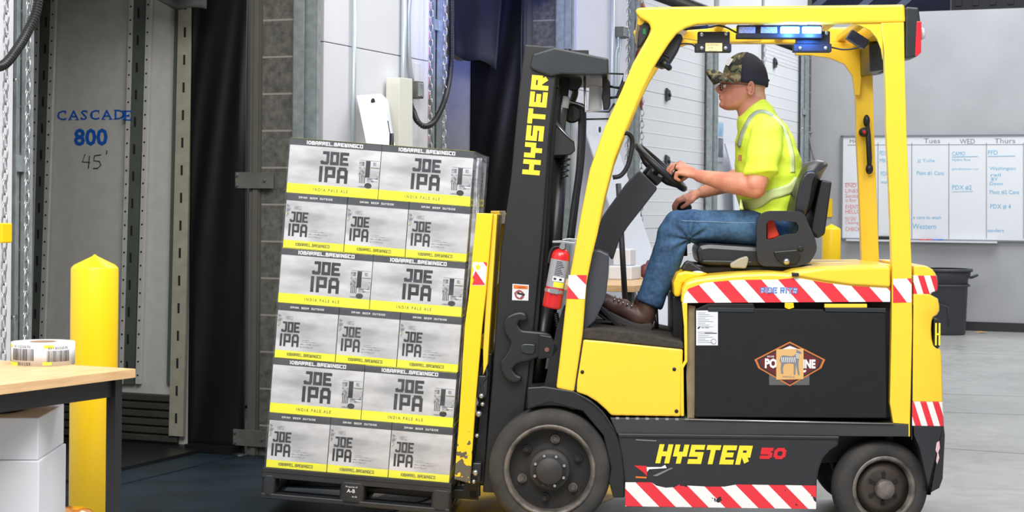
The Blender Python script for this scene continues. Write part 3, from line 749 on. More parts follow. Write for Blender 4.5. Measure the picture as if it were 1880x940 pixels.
# bench, mop and bits seen through the cab
y_ = -1.1; p0, p1 = D(1122, 524, y_), D(1166, 524, y_)
bt = empty('packing_bench', DF @ Matrix.Translation((p0.x, y_, 0)), 'wood-topped bench by the dock wall, seen behind the cowl and the leg', 'workbench')
zt_ = p0.z+.03
g = MB(); g.box(-.6, 1.6, -.35, .35, zt_-.04, zt_); g.build('worktop', WOOD, bt, bevel=.004)
for a in (-.55, 1.5):
    for b in (-.3, .3): g = MB(); g.box(a, a+.05, b-.025, b+.025, 0, zt_-.04); g.build('leg', BLK, bt)
g = MB(); g.box(-.55, 1.55, -.3, .3, .18, .2); g.build('shelf', BLK, bt)
q = D(1147, 524, y_); g = MB(); g.box(q.x-.1, q.x+.1, y_-.08, y_+.08, zt_, zt_+.09); g.box(q.x-.07, q.x+.05, y_-.06, y_+.06, zt_+.09, zt_+.2)
tag(g.build('parts_tray', LBL, fr=DF, bevel=.01), 'white plastic tray with a stack in it on the bench behind the cab', 'tray')
q = D(1160, 524, y_); g = MB(); g.ball((q.x, y_-.1, zt_+.05), (.05, .05, .05), 12, 8); g.cyl((q.x, y_-.1, zt_+.08), (q.x+.05, y_-.1, zt_+.11), .015, seg=8)
tag(g.build('glue_bottle', mat('maroon_bottle', (106, 52, 52), .5), fr=DF), 'small dark maroon bottle on the bench behind the cab', 'bottle')
a, b = D(1139, 400, -1.56), D(1145, 505, -1.6); g = MB(); g.cyl(a+(a-b)*.6, b+(b-a)*.9, .017, seg=8); tag(g.build('mop_handle', BLK, fr=DF), 'black mop handle leaning behind the steering column', 'mop handle')
# poster on wall between doors
q, e = D(1317.5, 221, -.055), D(1327.5, 298, -.055)
g = MB(); g.box(q.x, e.x, -.058, -.0515, e.z, q.z, 0); zh = q.z-e.z
g.box(q.x+.02, e.x-.02, -.06, -.0585, e.z+zh*.62, q.z-.02, 1); g.box(q.x+.02, e.x-.02, -.06, -.0585, e.z+zh*.12, e.z+zh*.58, 2)
tag(g.build('wall_poster', [LBL, mat('poster_sky', (96, 160, 206), .6, col2=(214, 226, 236), vscale=5), mat('poster_grey', (112, 116, 124), .6, var=.4, vscale=12)], fr=DF), 'narrow landscape poster in front of the driver, on the wall between the far doors', 'poster')
# leaning boards further down
g = MB(); a, b_, c_ = D(1330, 264, -.15), D(1345, 321, -.15), D(1352, 262, -.15); g.prism([(a.x, a.z), (b_.x, b_.z), (b_.x+.25, .3), (c_.x+.9, .3), (c_.x+.5, c_.z)], -.16, -.145)
tag(g.build('leaning_panel', PLN, fr=DF), "pale board leaning on the wall behind the driver's chest", 'board')
g = MB(); a = D(1085, 218, -.1); b = D(1062, 218, -.1); g.add([(b.x, -.13, b.z), (a.x+.35, -.13, b.z), (a.x+.9, -.55, .4), (b.x+.45, -.55, .4), (b.x, -.12, b.z), (a.x+.35, -.12, b.z), (a.x+.9, -.54, .4), (b.x+.45, -.54, .4)], [(0, 1, 2, 3), (7, 6, 5, 4), (0, 4, 5, 1), (1, 5, 6, 2), (2, 6, 7, 3), (3, 7, 4, 0)])
q = D(1094, 238, -.16); g.lathe([(.02, 0), (.024, 0), (.024, -.005), (.02, -.005)], q+Vector((0, -.03, 0)), 'y', 14, 1)
tag(g.build('leaning_panel', [PLN, KPR], fr=DF), 'white board leaning on the wall between the mast hoses and the cab leg', 'board')
# small red/green fittings behind the cab leg
q = D(1122, 337, -.08); g = MB(); g.box(q.x-.05, q.x+.06, -.12, -.052, q.z-.07, q.z+.06, 0); g.box(q.x-.3, q.x-.05, -.08, -.06, q.z+.10, q.z+.14, 1)
tag(g.build('wall_control', [mat('control_green', (28, 150, 90), .5), RED], fr=DF, bevel=.004), 'small green and red control on the wall behind the cab leg', 'control')
g = MB(); q = D(1163, 80, -.05)
for i in range(9):
    g.ball((q.x+random.uniform(.0, .12), -.09-random.uniform(0, .02), q.z-.5+i*.13), (.05, .03, .07), 8, 6, mi=i % 3)
tag(g.build('cable_bundle', [mat('rust_cable', (128, 52, 44), .6), mat('tan_tag', (206, 190, 160), .6), GREY], fr=DF), 'tangled rust and tan fittings hanging on the wall by the guard leg top', 'fittings')

# ------------------------------------------------------------ workbench, label roll, cartons at the left edge
tb = empty('workbench', Matrix.Identity(4), 'wooden-topped workbench with black steel frame at the left edge', 'workbench')
ZT = .86
def zplane(px, py, z):
    d = ray(px, py); t = (z-CAMH)/d.z; return CP+d*t
Cn = zplane(249, 677, ZT); Ct = zplane(0, 707, ZT); e1 = (Ct-Cn).normalized(); e2 = Vector((e1.y, -e1.x, 0)); 
if e2.x > 0: e2 = -e2
m4 = Matrix.Identity(4)
for i in range(3): m4[i][0] = -e2[i]; m4[i][1] = -e1[i]; m4[i][2] = (0, 0, 1)[i]; m4[i][3] = (Cn.x, Cn.y, 0)[i]
tb.matrix_world = m4          # local: corner at origin, bench extends to -x and -y
g = MB(); g.box(-.75, 0, -1.5, 0, ZT-.028, ZT)
g.cyl((-.03, .0005, ZT-.014), (-.03, .002, ZT-.014), .008, seg=12, mi=1); g.build('worktop', [WOOD, mat('wood_knot', (176, 120, 84), .6)], tb, bevel=.003)
g = MB(); g.box(-.06, -.035, -1.46, -.04, ZT-.085, ZT-.028); g.box(-.72, -.695, -1.46, -.04, ZT-.085, ZT-.028); g.box(-.7, -.05, -.06, -.035, ZT-.085, ZT-.028); g.build('apron', BLK, tb)
for x_ in (-.058, -.72):
    for yy in (-.07, -1.46):
        g = MB(); g.box(x_, x_+.036, yy, yy+.032, 0, ZT-.028); g.build('leg', BLK, tb)
g = MB(); g.box(-.70, -.03, -1.44, -.45, .18, .2); g.build('lower_shelf', BLK, tb)
# label roll
lr = zplane(79, 680, ZT); 
lc = zplane(79, 668, ZT); rr = 57/F*lc.y*1.0; hh = .073
root = empty('label_roll', Matrix.Translation((lc.x, lc.y, ZT)), 'roll of white and yellow barcode labels on the workbench', 'label roll')
g = MB(); g.lathe([(rr, .0), (rr, hh), (rr*.42, hh), (rr*.42, 0)], seg=64, closed=False)
g.lathe([(rr*.42, hh+.0005), (rr*.34, hh+.0005), (rr*.34, hh-.02), (rr*.42, hh-.02)], seg=32, mi=1, closed=True); g.build('roll', [LBL, mat('roll_core', (150, 120, 90), .8)], root)
g = MB()
def cb(a0, a1, z0, z1, mi, rad=rr+.0006):
    n_ = max(1, int(abs(a1-a0)/6)); 
    for i in range(n_):
        t0, t1 = math.radians(a0+(a1-a0)*i/n_), math.radians(a0+(a1-a0)*(i+1)/n_)
        g.add([(rad*math.sin(t0), -rad*math.cos(t0), z0), (rad*math.sin(t1), -rad*math.cos(t1), z0), (rad*math.sin(t1), -rad*math.cos(t1), z1), (rad*math.sin(t0), -rad*math.cos(t0), z1)], [[0, 1, 2, 3]], mi)
random.seed(3)
def bars(a0, a1, z0, z1):
    a = a0
    while a < a1:
        w = random.choice((.6, 1.0, 1.6)); cb(a, min(a+w, a1), z0, z1, 0); a += w+random.choice((.7, 1.0, 1.4))
PM = [KPR, mat('label_lime', (222, 232, 70), .5)]
def cyltext(s, a0, a1, z0, z1):
    vs, fs = font_text(s, 1.0, .01); X0 = min(v[0] for v in vs); X1 = max(v[0] for v in vs); Y1 = max(v[1] for v in vs); rad = rr+.0008
    out = []
    for x_, y_ in vs:
        t = math.radians(a0+(a1-a0)*(x_-X0)/(X1-X0)); out.append((rad*math.sin(t), -rad*math.cos(t), z0+(z1-z0)*y_/Y1))
    g.add(out, fs, 0)
bars(-52, -2, .018, .056); cb(-86, -54, .058, .068, 1); cb(-82, -36, .0, .012, 1); cyltext('0111533570', -46, -8, .059, .067); cyltext('011153', -34, -8, .003, .012)
g.build('printing', PM, root, fixn=False); g = MB()
bars(22, 68, .014, .050); cb(16, 34, .058, .068, 1); cb(14, 30, .004, .014, 1); cyltext('0115533570', 24, 64, .054, .062)
g.build('printing', PM, root, fixn=False)
# white cartons on lower shelf / floor
CART = mat('white_carton', (226, 228, 234), .7, var=.02, vscale=5)
def cart(px0, px1, py0, py1, d, zbot, label, th=.35, flaps=False):
    x1_ = at_depth(px1, d); x0_ = x1_-.45; z1_ = CAMH-(py0-HZ+6)/F*d
    root = empty('shipping_carton', Matrix.Translation((x1_, d, zbot)) @ Matrix.Rotation(math.radians(3), 4, 'Z'), label, 'box', 'white cartons under the workbench')
    h_ = z1_-zbot
    g = MB(); g.box(-.45, 0, 0, th, 0, h_); g.build('body', CART, root, bevel=.003)
    g = MB(); g.box(-.26, -.2, -.0008, 0, 0, h_); g.build('tape', mat('clear_tape', (214, 214, 216), .25), root)
    return z1_
zt1 = CAMH-(849-HZ+6)/F*5.25
cart(0, 76, 849, 940, 5.25, .21, 'white carton under the workbench, lower of the two stacked', .4)
cart(0, 74, 769, 849, 5.27, zt1+.001, 'white carton under the workbench, upper of the two stacked', .38)
g = MB(); q0 = at_depth(25, 5.7); zc = CAMH-(769-HZ+6)/F*5.27+.003; g.lathe([(.1, 0), (.13, .0), (.15, .06), (.14, .06), (.12, .012), (.1, .012)], (q0-.02, 5.45, zc+.0), seg=36)
tag(g.build('brown_bowl', mat('bowl_brown', (92, 50, 26), .4)), 'brown shallow dish on top of the upper white carton', 'dish')
# amber dome on the floor in front of the bollard
dq = 5.95; xq = at_depth(140, dq); zq = CAMH-(930-HZ+7)/F*dq
root = empty('amber_lamp', Matrix.Translation((xq, dq, 0)), 'glossy amber dome at the foot of the yellow bollard', 'lamp')
g = MB(); g.lathe([(.07, 0), (.09, .0), (.085, zq-.07), (.075, zq-.05), (.0, zq-.05)], seg=32); g.build('stand', BLK, root)
g = MB(); g.lathe([(.078, zq-.052), (.076, zq-.035), (.06, zq-.014), (.035, zq-.003), (.002, zq)], seg=36); g.build('dome', mat('amber', (206, 128, 20), .12, coat=1), root)
q = D(1, 432, -.15); g = MB(); g.box(q.x-.05, q.x+.012, -.2, -.16, q.z-.03, q.z+.05); tag(g.build('yellow_tag', YELB, fr=DF, bevel=.005), 'small yellow tag hanging at the left edge', 'tag')
# ------------------------------------------------------------ forklift
TW = 1.05                                   # overall width
fk = empty('forklift', TF, 'yellow and black electric forklift with a blue light bar, carrying the pallet of beer cartons', 'forklift')
def tp(name, poly, y0, y1, m_, bev=.004, parent=None, rnd=0, label=None, yref=None):
    P = TP(poly, y0 if yref is None else yref)
    if rnd: P = rounded(P, rnd)
    g = MB(); g.prism(P, y0, y1); return g.build(name, m_, parent or fk, bevel=bev, label=label)

# overhead guard: one bent tube each side (front leg + roof rail), rear pillars, cross bars
outer = [(1021, 713), (1031, 629), (1042, 526), (1052, 475), (1068, 386), (1083, 310), (1110, 234), (1140, 169), (1162, 116), (1184, 77), (1196, 55), (1192, 42), (1176, 33), (1168, 25), (1167, 16), (1176, 13.5), (1205, 12.5), (1273, 11.5), (1400, 10.5), (1540, 9.5), (1661, 8)]
inner = [(1663, 41), (1540, 43), (1400, 43), (1306, 43), (1278, 45), (1259, 51), (1242, 62), (1228, 80), (1212, 105), (1199, 126), (1181, 163), (1157, 221), (1146, 247), (1128, 295), (1110, 364), (1097, 430), (1087, 470), (1077, 520), (1070, 613), (1054, 720)]
Gp = TP(outer+inner, 0)
for i, (ya, yb) in enumerate(((0, .05), (.90, .95))):
    g = MB(); g.prism(Gp, ya, yb); g.build('guard_rail', YEL, fk, bevel=.012, bseg=3)
rear = [(1618, 42), (1660, 41), (1661, 112), (1664, 230), (1667, 300), (1674, 495), (1675, 600), (1671, 778), (1671, 802), (1668, 802), (1668, 779), (1640, 777), (1634, 741), (1637, 600), (1638, 495), (1633, 354), (1627, 230), (1627, 191), (1624, 96)]
Rp = TP(rear, 0)
g = MB(); g.prism(Rp, .0, .05); g.build('rear_pillar', YEL, fk, bevel=.008, bseg=3)
# stripe wrap on near pillar and on front leg
def wrap(poly, m_, y=-.0012, nm='hazard_tape'):
    P = TP(poly, 0); g = MB(); g.add([(a, y, b) for a, b in P], [list(range(len(P)))]); return g.build(nm, m_, fk)
wrap([(1639.5, 512), (1673.5, 511), (1673.5, 555), (1639.5, 556)], ST_POST)
# front leg tape, with its own bands
P = TP([(1044, 505), (1077.5, 505), (1073.5, 549), (1040.5, 548)], 0); g = MB(); g.add([(a, -.0012, b) for a, b in P], [[0, 1, 2, 3]], 0)
P = TP([(1058, 505), (1077.5, 505), (1075.7, 523)], 0); g.add([(a, -.0018, b) for a, b in P], [[0, 1, 2]], 1)
P = TP([(1042.5, 524), (1063, 549), (1040.5, 548)], 0); g.add([(a, -.0018, b) for a, b in P], [[0, 1, 2]], 1)
g.build('hazard_tape', [WHT, REDF], fk)
# far rear pillar: a little inboard with curved gussets
x_off = 0
Rf = [(a+x_off, b) for a, b in Rp]
g = MB(); g.prism(Rf, .90, .95); g.build('rear_pillar', YEL, fk, bevel=.008)
for y0_, y1_ in ((.0, .04),):
    tp('gusset', [(1621, 42), (1560, 43), (1580, 47), (1598, 56), (1610, 70), (1618, 90), (1621, 110)], .012, .03, YEL)
P = [(a, b) for a, b in TP([(1500, 42), (1640, 42), (1632, 150), (1622, 150), (1617, 110), (1600, 86), (1570, 74), (1530, 68), (1500, 68)], 0)]
g = MB(); g.prism(P, .86, .90); g.build('gusset', YEL, fk, bevel=.003)
# roof cross bars and rear header
zb = T(1400, 43).z; zt = T(1400, 12).z
for px in (1262, 1330, 1398, 1466, 1534, 1596):
    q = T(px, 43); g = MB(); g.box(q.x-.02, q.x+.02, .05, .90, zb+.012, zb+.045); g.build('roof_bar', YEL, fk, bevel=.006)
q = T(1640, 30); g = MB(); g.box(q.x-.05, q.x+.045, .05, .9, zb-.02, zt-.008); g.build('rear_header', YEL, fk, bevel=.01)
q = T(1190, 30); g = MB(); g.box(q.x-.045, q.x+.03, .05, .9, zb-.005, zt-.012); g.build('front_header', YEL, fk, bevel=.01)
# inboard rail strip visible under the near rail
P = TP([(1250, 70), (1262, 58), (1300, 52), (1398, 52), (1398, 76), (1300, 78)], .42)
g = MB(); g.prism(P, .42, .45); g.build('roof_brace', YEL, fk, bevel=.004)

# rear roof lamp cluster
tp('tail_lamp', [(1663, 12), (1687, 14), (1690, 38), (1689, 98), (1684, 104), (1662, 108)], .0, .16, DGR, .008)
tp('tail_lens', [(1683, 39), (1692, 39), (1691.5, 96), (1684, 103), (1680, 103)], -.003, .158, mat('red_lens', (214, 30, 46), .2, coat=1), .003)
tp('tail_lamp', [(1663, 12), (1687, 14), (1690, 38), (1689, 98), (1684, 104), (1662, 108)], .80, .95, DGR, .008, yref=0)
tp('lamp_cover', [(1595, 80), (1625, 76), (1625, 128), (1597, 132)], .55, .85, DGR, .006)
g = MB(); q = T(1690, 62, .08); g.lathe([(.026, 0), (.026, .010), (.018, .018), (.002, .022)], (q.x, .08, q.z), 'x', 20); g.build('strobe_lens', mat('clear_lens', (220, 220, 228), .1, coat=1), fk)
# light bar
LB = empty('light_bar', Matrix.Identity(4)); LB.parent = fk
yb = .06
def px_box(g, x0, y0, x1, y1, ya, yz, mi=0, yr=None):
    a, b = T(x0, y1, ya if yr is None else yr), T(x1, y0, ya if yr is None else yr); g.box(a.x, b.x, ya, yz, a.z, b.z, mi)
g = MB(); px_box(g, 1353, 46, 1509, 69, yb+.006, yb+.06); px_box(g, 1352, 61, 1510, 70, yb, yb+.06); g.build('housing', BLK, LB, bevel=.004)
LEDM = mat('led_blue', (60, 130, 255), .3, emit=(70, 140, 255), estr=40)
CLR = mat('clear_led_lens', (196, 206, 222), .2, coat=1, col2=(120, 130, 150), vscale=160)
for a, b, m_, nm in ((1356, 1387, CLR, 'clear_lens'), (1396, 1427, CLR, 'clear_lens'), (1433, 1468, LEDM, 'blue_lens'), (1473, 1508, LEDM, 'blue_lens')):
    g = MB(); px_box(g, a, 49, b, 61, yb-.004, yb+.01); g.build(nm, m_, LB, bevel=.004)
for px in (1450, 1490):
    q = T(px, 56, yb-.03); d = bpy.data.lights.new('led_glow', 'POINT'); d.energy = 4.0; d.color = (.06, .22, 1); d.shadow_soft_size = .02
    o = bpy.data.objects.new('led_glow', d); COL.objects.link(o); o.parent = fk; o.location = (q.x, yb-.05, q.z-.012)
# control boxes with bolts
def ctrl(x0, x1, y0, y1, yd, nm, sticker=None):
    g = MB(); px_box(g, x0+5, y0, x1-3, y1-14, yd, yd+.05); px_box(g, x0, y1-15, x1, y1, yd, yd+.06); o = g.build(nm, BLK, fk, bevel=.004)
    for bx, by in ((x0+12, y0+6), (x0+12, y1-7), (x1-11, y1-7), (x1-10, y0+4)):
        q = T(bx, by, yd); b_ = MB(); b_.lathe([(.009, 0), (.009, -.003), (.006, -.006), (.001, -.007)], (q.x, yd, q.z), 'y', 12); b_.build('screw', STL, o)
    if sticker:
        a, b = T(sticker[0], sticker[3], yd), T(sticker[1], sticker[2], yd); s_ = MB(); s_.add([(a.x, yd-.001, a.z), (b.x, yd-.001, a.z), (b.x, yd-.001, b.z), (a.x, yd-.001, b.z)], [[0, 1, 2, 3]], 0)
        for k, t_ in enumerate(('DO NOT ADD', 'OR', 'REMOVE')): put_text(s_, t_, (a.x+.008+.004*k, yd-.0015, b.z-.012*(k+1)), X3, Z3, .05-.008*k-(.02 if k == 1 else 0), .006, 1)
        s_.build('label', [mat('cream_label', (240, 222, 150), .6), GREY], o, fixn=False)
    return o
ctrl(1276, 1343, 58, 95, .10, 'camera_box', (1295, 1326, 79, 94)); ctrl(1457, 1527, 57, 95, .10, 'camera_box')
g = MB(); g.tube(spline([T(1352, 60, .08), T(1335, 51, .08), T(1318, 47, .08), T(1300, 50, .08), T(1270, 50, .06), T(1246, 55, .05)], 6), .004, 6)
g.build('wiring', BLK, fk); g = MB(); g.tube(spline([T(1277, 86, .12), T(1268, 81, .12), T(1250, 81, .1), T(1236, 92, .1)], 6), .0035, 6); g.build('wiring', BLK, fk); g = MB(); g.tube([T(1300, 49, .075), T(1250, 53, .06)], .008, 8); g.build('cable_sleeve', BLK, fk); g = MB()
g.tube(spline([T(1527, 87, .13), T(1548, 91, .13), T(1570, 89, .13), T(1580, 84, .13)], 6), .0035, 6); g.build('wiring', BLK, fk)
g = MB(); q = T(1574, 73, .2); g.obox(q, (.038, 0, -.024), (0, .03, 0), (.012, 0, .019)); g.build('sensor', DGR, fk, bevel=.004)
# work lamps at the front of the guard
tp('work_lamp', [(1182, 30), (1198, 40), (1190, 66), (1176, 88), (1170, 84), (1172, 58)], .05, .16, BLK, .01)
tp('work_lamp', [(1236, 60), (1252, 62), (1254, 70), (1246, 92), (1234, 112), (1226, 122), (1216, 124), (1200, 118), (1214, 92)], .06, .17, BLK, .01)
g = MB(); q = T(1228, 124, .11)
g.ball(q, (.014, .03, .014), 12, 8); g.cyl(T(1215, 112, .06), T(1228, 124, .06), .016, .014, 14); g.tube([T(1220+8*math.cos(i*.9), 106-8*i*.4, .058) for i in range(4)], .004, 6); g.build('swivel_knob', BLK2, fk)
g = MB(); q = T(1183, 58, .05); g.box(q.x-.006, q.x+.006, .046, .052, q.z-.012, q.z+.012); g.build('indicator_lens', mat('green_lens', (20, 120, 70), .3), fk)
# grab handle on far rear pillar
g = MB(); P = [T(1592, 222, .87), T(1594, 250, .86), T(1596, 290, .86), T(1596, 312, .87)]
g.tube(P, [.010, .013, .013, .010], 10); g.ball(T(1591, 222, .87), (.016, .02, .03), 12, 8); g.ball(T(1596, 310, .87), (.018, .02, .026), 12, 8); g.build('grab_handle', BLK, fk)
g = MB(); q = T(1585, 243, .87); g.lathe([(.022, 0), (.022, -.02), (.016, -.03), (.001, -.03)], (q.x, .87, q.z), 'y', 20); hn = g.build('horn_button', BLK, fk)
g = MB(); g.lathe([(.009, -.031), (.009, -.034), (.001, -.035)], (q.x, .87, q.z), 'y', 14); g.build('button_cap', RED, hn)

# battery compartment
tp('battery_door', [(1276, 568), (1300, 557), (1384, 557), (1386, 566), (1512, 568), (1514, 572), (1626, 574), (1628, 768), (1276, 766)], .0, .03, mat('battery_panel', (24, 25, 27), .6, spec=.3, var=.08, vscale=20, bump=.15, bscale=350, bdist=.001), .006)
tp('battery_case', [(1270, 556), (1640, 556), (1640, 770), (1262, 768)], .06, .98, mat('battery_dark', (30, 30, 31), .7), .004, yref=0)
tp('inner_pillar', [(1264, 560), (1277, 562), (1277, 700), (1275, 768), (1262, 768), (1260, 690)], .03, .06, mat('dusty_beige', (150, 134, 104), .8, col2=(112, 98, 74), vscale=10), .002)
tp('edge_strip', [(1252, 556), (1262, 556), (1262, 600), (1262, 664), (1255, 676), (1256, 764), (1250, 764), (1250, 674), (1257, 662), (1256, 600)], -.002, .04, YEL, .003)
tp('latch_pad', [(1441, 556), (1457, 556), (1458, 565), (1448, 568), (1441, 565)], -.004, .02, YELW, .002)
tp('latch_bar', [(1514, 558), (1592, 558), (1592, 565), (1514, 565)], .0, .03, YEL, .002)
for a, b in ((1300, 1384), (1515, 1626)):
    g = MB(); px_box(g, a, 566, b, 572, -.004, .01, yr=0); g.build('panel_lip', DGR, fk, bevel=.001)
def decal(nm, mats, fn, lab=None, parent=None):
    g = MB(); fn(g); return g.build(nm, mats, parent or fk, fixn=False, label=lab)
def dpoly(g, pts, mi, y=-.0015):
    P = TP(pts, 0); g.add([(a, y, b) for a, b in P], [list(range(len(P)))], mi)
def fpaper(g):
    dpoly(g, [(1278, 570), (1318, 570), (1318, 634), (1278, 634)], 0)
    for i in range(18):
        yy = 574+i*3.2
        if i in (9, 10): continue
        dpoly(g, [(1281, yy), (1281+(14+(i*7) % 21), yy), (1281+(14+(i*7) % 21), yy+.7), (1281, yy+.7)], 1, -.002)
    q, e = T(1288, 603), T(1302, 599); put_text(g, 'EAST PENN', (q.x, -.002, q.z), X3, Z3, .03, .008, 2)
    dpoly(g, [(1280, 603), (1284, 599), (1286, 600), (1283, 604)], 2, -.002); dpoly(g, [(1294, 611), (1316, 611), (1316, 612.6), (1294, 612.6)], 2, -.002)
    q = T(1310, 627); g.tube([(q.x+.011*math.cos(a*.5), -.002, q.z+.011*math.sin(a*.5)) for a in range(13)], .0008, 4, 2)
decal('paper_label', [LBL, GREY, KPR], fpaper, 'white printed sheet')
def fhex(g):
    def hexp(s_, mi, y): dpoly(g, [(1450+dx*s_, 668+dy*s_*1.0) for dx, dy in ((-65, -3), (0, -41), (65, -3), (65, 3), (0, 41), (-65, 3))] if False else [(1450-65*s_, 668-8*s_), (1450, 668-41*s_), (1450+65*s_, 668-8*s_), (1450+58*s_, 668+8*s_), (1450, 668+41*s_), (1450-58*s_, 668+8*s_)], mi, y)
    dpoly(g, [(1412, 668), (1486, 668), (1486, 707), (1412, 707)], 7, -.0012)
    hexp(1.0, 0, -.0015); hexp(.93, 1, -.002); hexp(.86, 2, -.0025)
    dpoly(g, [(1436, 641), (1450, 635), (1466, 641)], 3, -.003); dpoly(g, [(1424, 668), (1476, 668), (1462, 688), (1450, 695), (1438, 688)], 5, -.003)
    a, b = T(1404, 676), T(1424, 658); put_text(g, 'PO', (a.x, -.0035, a.z), X3, Z3, b.x-a.x+.006, b.z-a.z, 3, 0, .05)
    a, b = T(1474, 676), T(1497, 660); put_text(g, 'INE', (a.x, -.0035, a.z), X3, Z3, b.x-a.x, b.z-a.z, 3, 0, .05)
    a = T(1408, 656); put_text(g, 'GENUINE', (a.x, -.0035, a.z), X3, Z3, .03, .008, 3)
    dpoly(g, [(1474, 680), (1480, 679), (1479, 683), (1474, 684)], 3, -.0035)
    dpoly(g, [(1425, 641), (1475, 640), (1475, 696), (1425, 697)], 4, -.004)
    # zebra
    bod = [(1433, 655), (1437, 652), (1445, 653), (1454, 654), (1460, 651), (1462, 645), (1462, 641), (1464, 643), (1469, 645), (1472, 648), (1467, 650), (1467, 657), (1466, 664), (1466, 676), (1468, 688), (1465, 689), (1463, 678), (1461, 668), (1460, 688), (1457, 688), (1457, 668), (1448, 667), (1440, 668), (1437, 676), (1438, 686), (1434, 686), (1433, 676), (1434, 667), (1431, 662)]
    dpoly(g, bod, 6, -.0045)
    for i in range(8):
        x_ = 1434+i*3.4; dpoly(g, [(x_, 656), (x_+1.2, 655.5), (x_+2.4, 665), (x_+1.4, 665)], 3, -.005)
    for i in range(4): dpoly(g, [(1461, 648+i*2.6), (1467, 649+i*2.6), (1467, 650+i*2.6), (1461, 649.2+i*2.6)], 3, -.005)
    a = T(1437, 693); put_text(g, 'FRAGILE', (a.x, -.005, a.z), X3, Z3, .05, .007, 6)
decal('hexagonal_badge', [mat('badge_orange', (196, 112, 52), .4), KPR, mat('badge_maroon', (98, 30, 34), .4), WHT, mat('badge_tan', (214, 170, 108), .5), RPR, GREY, mat('clear_tape_patch', (92, 92, 92), .3)], fhex, 'orange-bordered hexagonal badge with a striped zebra card')

# seat deck (hood) with stripes; slices in y give it a crowned top
def crown(profile, y0, y1, drop, m_, name, n=12, bev=.0, tape=None, smooth_from=None):
    pass
hood = [(1250, 557), (1252, 532), (1258, 519), (1275, 513), (1304, 508.5), (1361, 503), (1419, 501), (1447, 503), (1465, 497), (1490, 494), (1514, 491), (1570, 489), (1634, 488), (1634, 553), (1384, 554)]
tp('seat_deck', hood, .0, .05, YEL, .012)
tp('seat_deck_top', [(1251, 540), (1258, 519), (1275, 512), (1304, 507), (1361, 502), (1419, 500), (1447, 502), (1465, 496), (1514, 490), (1570, 488), (1636, 487), (1636, 540)], .04, .94, YEL, .02, yref=0)
P = TP([(1463, 507), (1470, 499), (1514, 493), (1600, 490), (1634, 490), (1634, 527), (1565, 523), (1514, 516)], 0)
g = MB(); g.prism(P, -.012, .04); g.build('deck_bulge', YEL, fk, bevel=.010, bseg=3)
P = TP([(1254, 556), (1257, 540), (1264, 530), (1294, 519), (1352, 514), (1431, 513), (1463, 510), (1514, 519), (1565, 525), (1634, 529), (1634, 554)], 0)
g = MB(); g.add([(a, -.0015, b) for a, b in P], [list(range(len(P)))]); g.build('hazard_tape', ST_HOOD, fk)
def frits(g):
    q0 = T(1396, 538, 0)
    for dy_, mi, sw, off in ((0, 0, .0075, -.0025), (0, 1, .0042, -.003)):
        qs, _ = stroke_text('RIDE RITS', 0, 0, .0185, .025, sw, .0025, narrow='I1. ')
        put_quads(g, qs, (q0.x, off, q0.z), X3, Z3, mi)
decal('name_sticker', [mat('sticker_halo', (206, 200, 236), .5), mat('sticker_blue', (52, 122, 190), .5)], frits)
g = MB(); q = T(1460, 505, -.01); g.box(q.x-.014, q.x+.014, -.02, .02, q.z-.006, q.z+.01); g.build('deck_latch', BLK, fk, bevel=.003)
g = MB(); pts = TP([(1430, 489), (1455, 484), (1500, 481), (1560, 481), (1600, 484), (1634, 484), (1634, 500), (1430, 500)], .5)
g.prism(pts, .45, .93); g.build('deck_rear', YEL, fk, bevel=.02, bseg=3)

# counterweight, rounded towards the rear corners
def roundloft(px_right, px_left, ys, c, m_, name, y0=0.0, y1=1.05, parent=None):
    """px_right: silhouette points top to bottom; px_left: matching x"""
    R = TP(px_right, 0); L = T(px_left, 600).x if isinstance(px_left, (int, float)) else None
    Lx = [L]*len(R) if L is not None else [a for a, b in TP(px_left, 0)]
    rings = []
    secs = []
    for k in range(9):
        a = k/8*PI/2; secs.append((y0+ys*(1-math.sin(a)), c*(1-math.cos(a))))
    secs = secs[::-1]   # from y0 inwards
    prof = [(y0+0.0, c)]+[(y0+ys*(1-math.cos(k/8*PI/2)), c*(1-math.sin(k/8*PI/2))) for k in range(1, 9)]
    prof += [(y1-(y-y0), d) for y, d in prof[::-1]]
    for y, d in prof:
        ring = [(x-d, y, z) for (x, z) in R]+[(Lx[i], y, R[i][1]) for i in range(len(R)-1, -1, -1)]
        rings.append(ring)
    g = MB(); g.loft(rings, 0, True, False); o = g.build(name, m_, parent or fk)
    for p_ in o.data.polygons: p_.use_smooth = False
    b = o.modifiers.new('bevel', 'BEVEL'); b.width = .010; b.segments = 3; b.limit_method = 'ANGLE'; b.angle_limit = math.radians(50)
    try:
        for p_ in o.data.polygons: p_.use_smooth = True
        o.data.set_sharp_from_angle(angle=math.radians(50))
    except Exception: pass
    return o
roundloft([(1707, 489), (1718, 495), (1724, 503), (1727, 520), (1726, 534), (1716, 537), (1708, 552)], 1677, .16, .02, YEL, 'rear_cover', 0, 1.03)
roundloft([(1725.5, 506), (1728, 520), (1727, 534), (1717, 537.5), (1709, 553)], 1676.6, .16, .02, ST_CW, 'hazard_tape', -.0015, 1.0315)
roundloft([(1712, 540), (1728, 549), (1731, 562), (1731, 570), (1727, 578), (1720, 582), (1717, 590), (1716, 604), (1717, 622), (1720, 634), (1733, 643), (1735, 655), (1737, 738)], 1676.5, .20, .02, YEL, 'counterweight', -.005, 1.055)
cwt = roundloft([(1737.2, 738), (1739, 783)], 1676, .20, .02, ST_CW, 'hazard_tape', -.006, 1.056)
roundloft([(1739, 783), (1741, 800), (1740, 823), (1737, 879), (1731, 896), (1709, 908)], [(1677, 783), (1678, 800), (1688, 823), (1701, 850), (1706, 880), (1708, 905)], .20, .02, CHAR, 'bumper', -.006, 1.056)
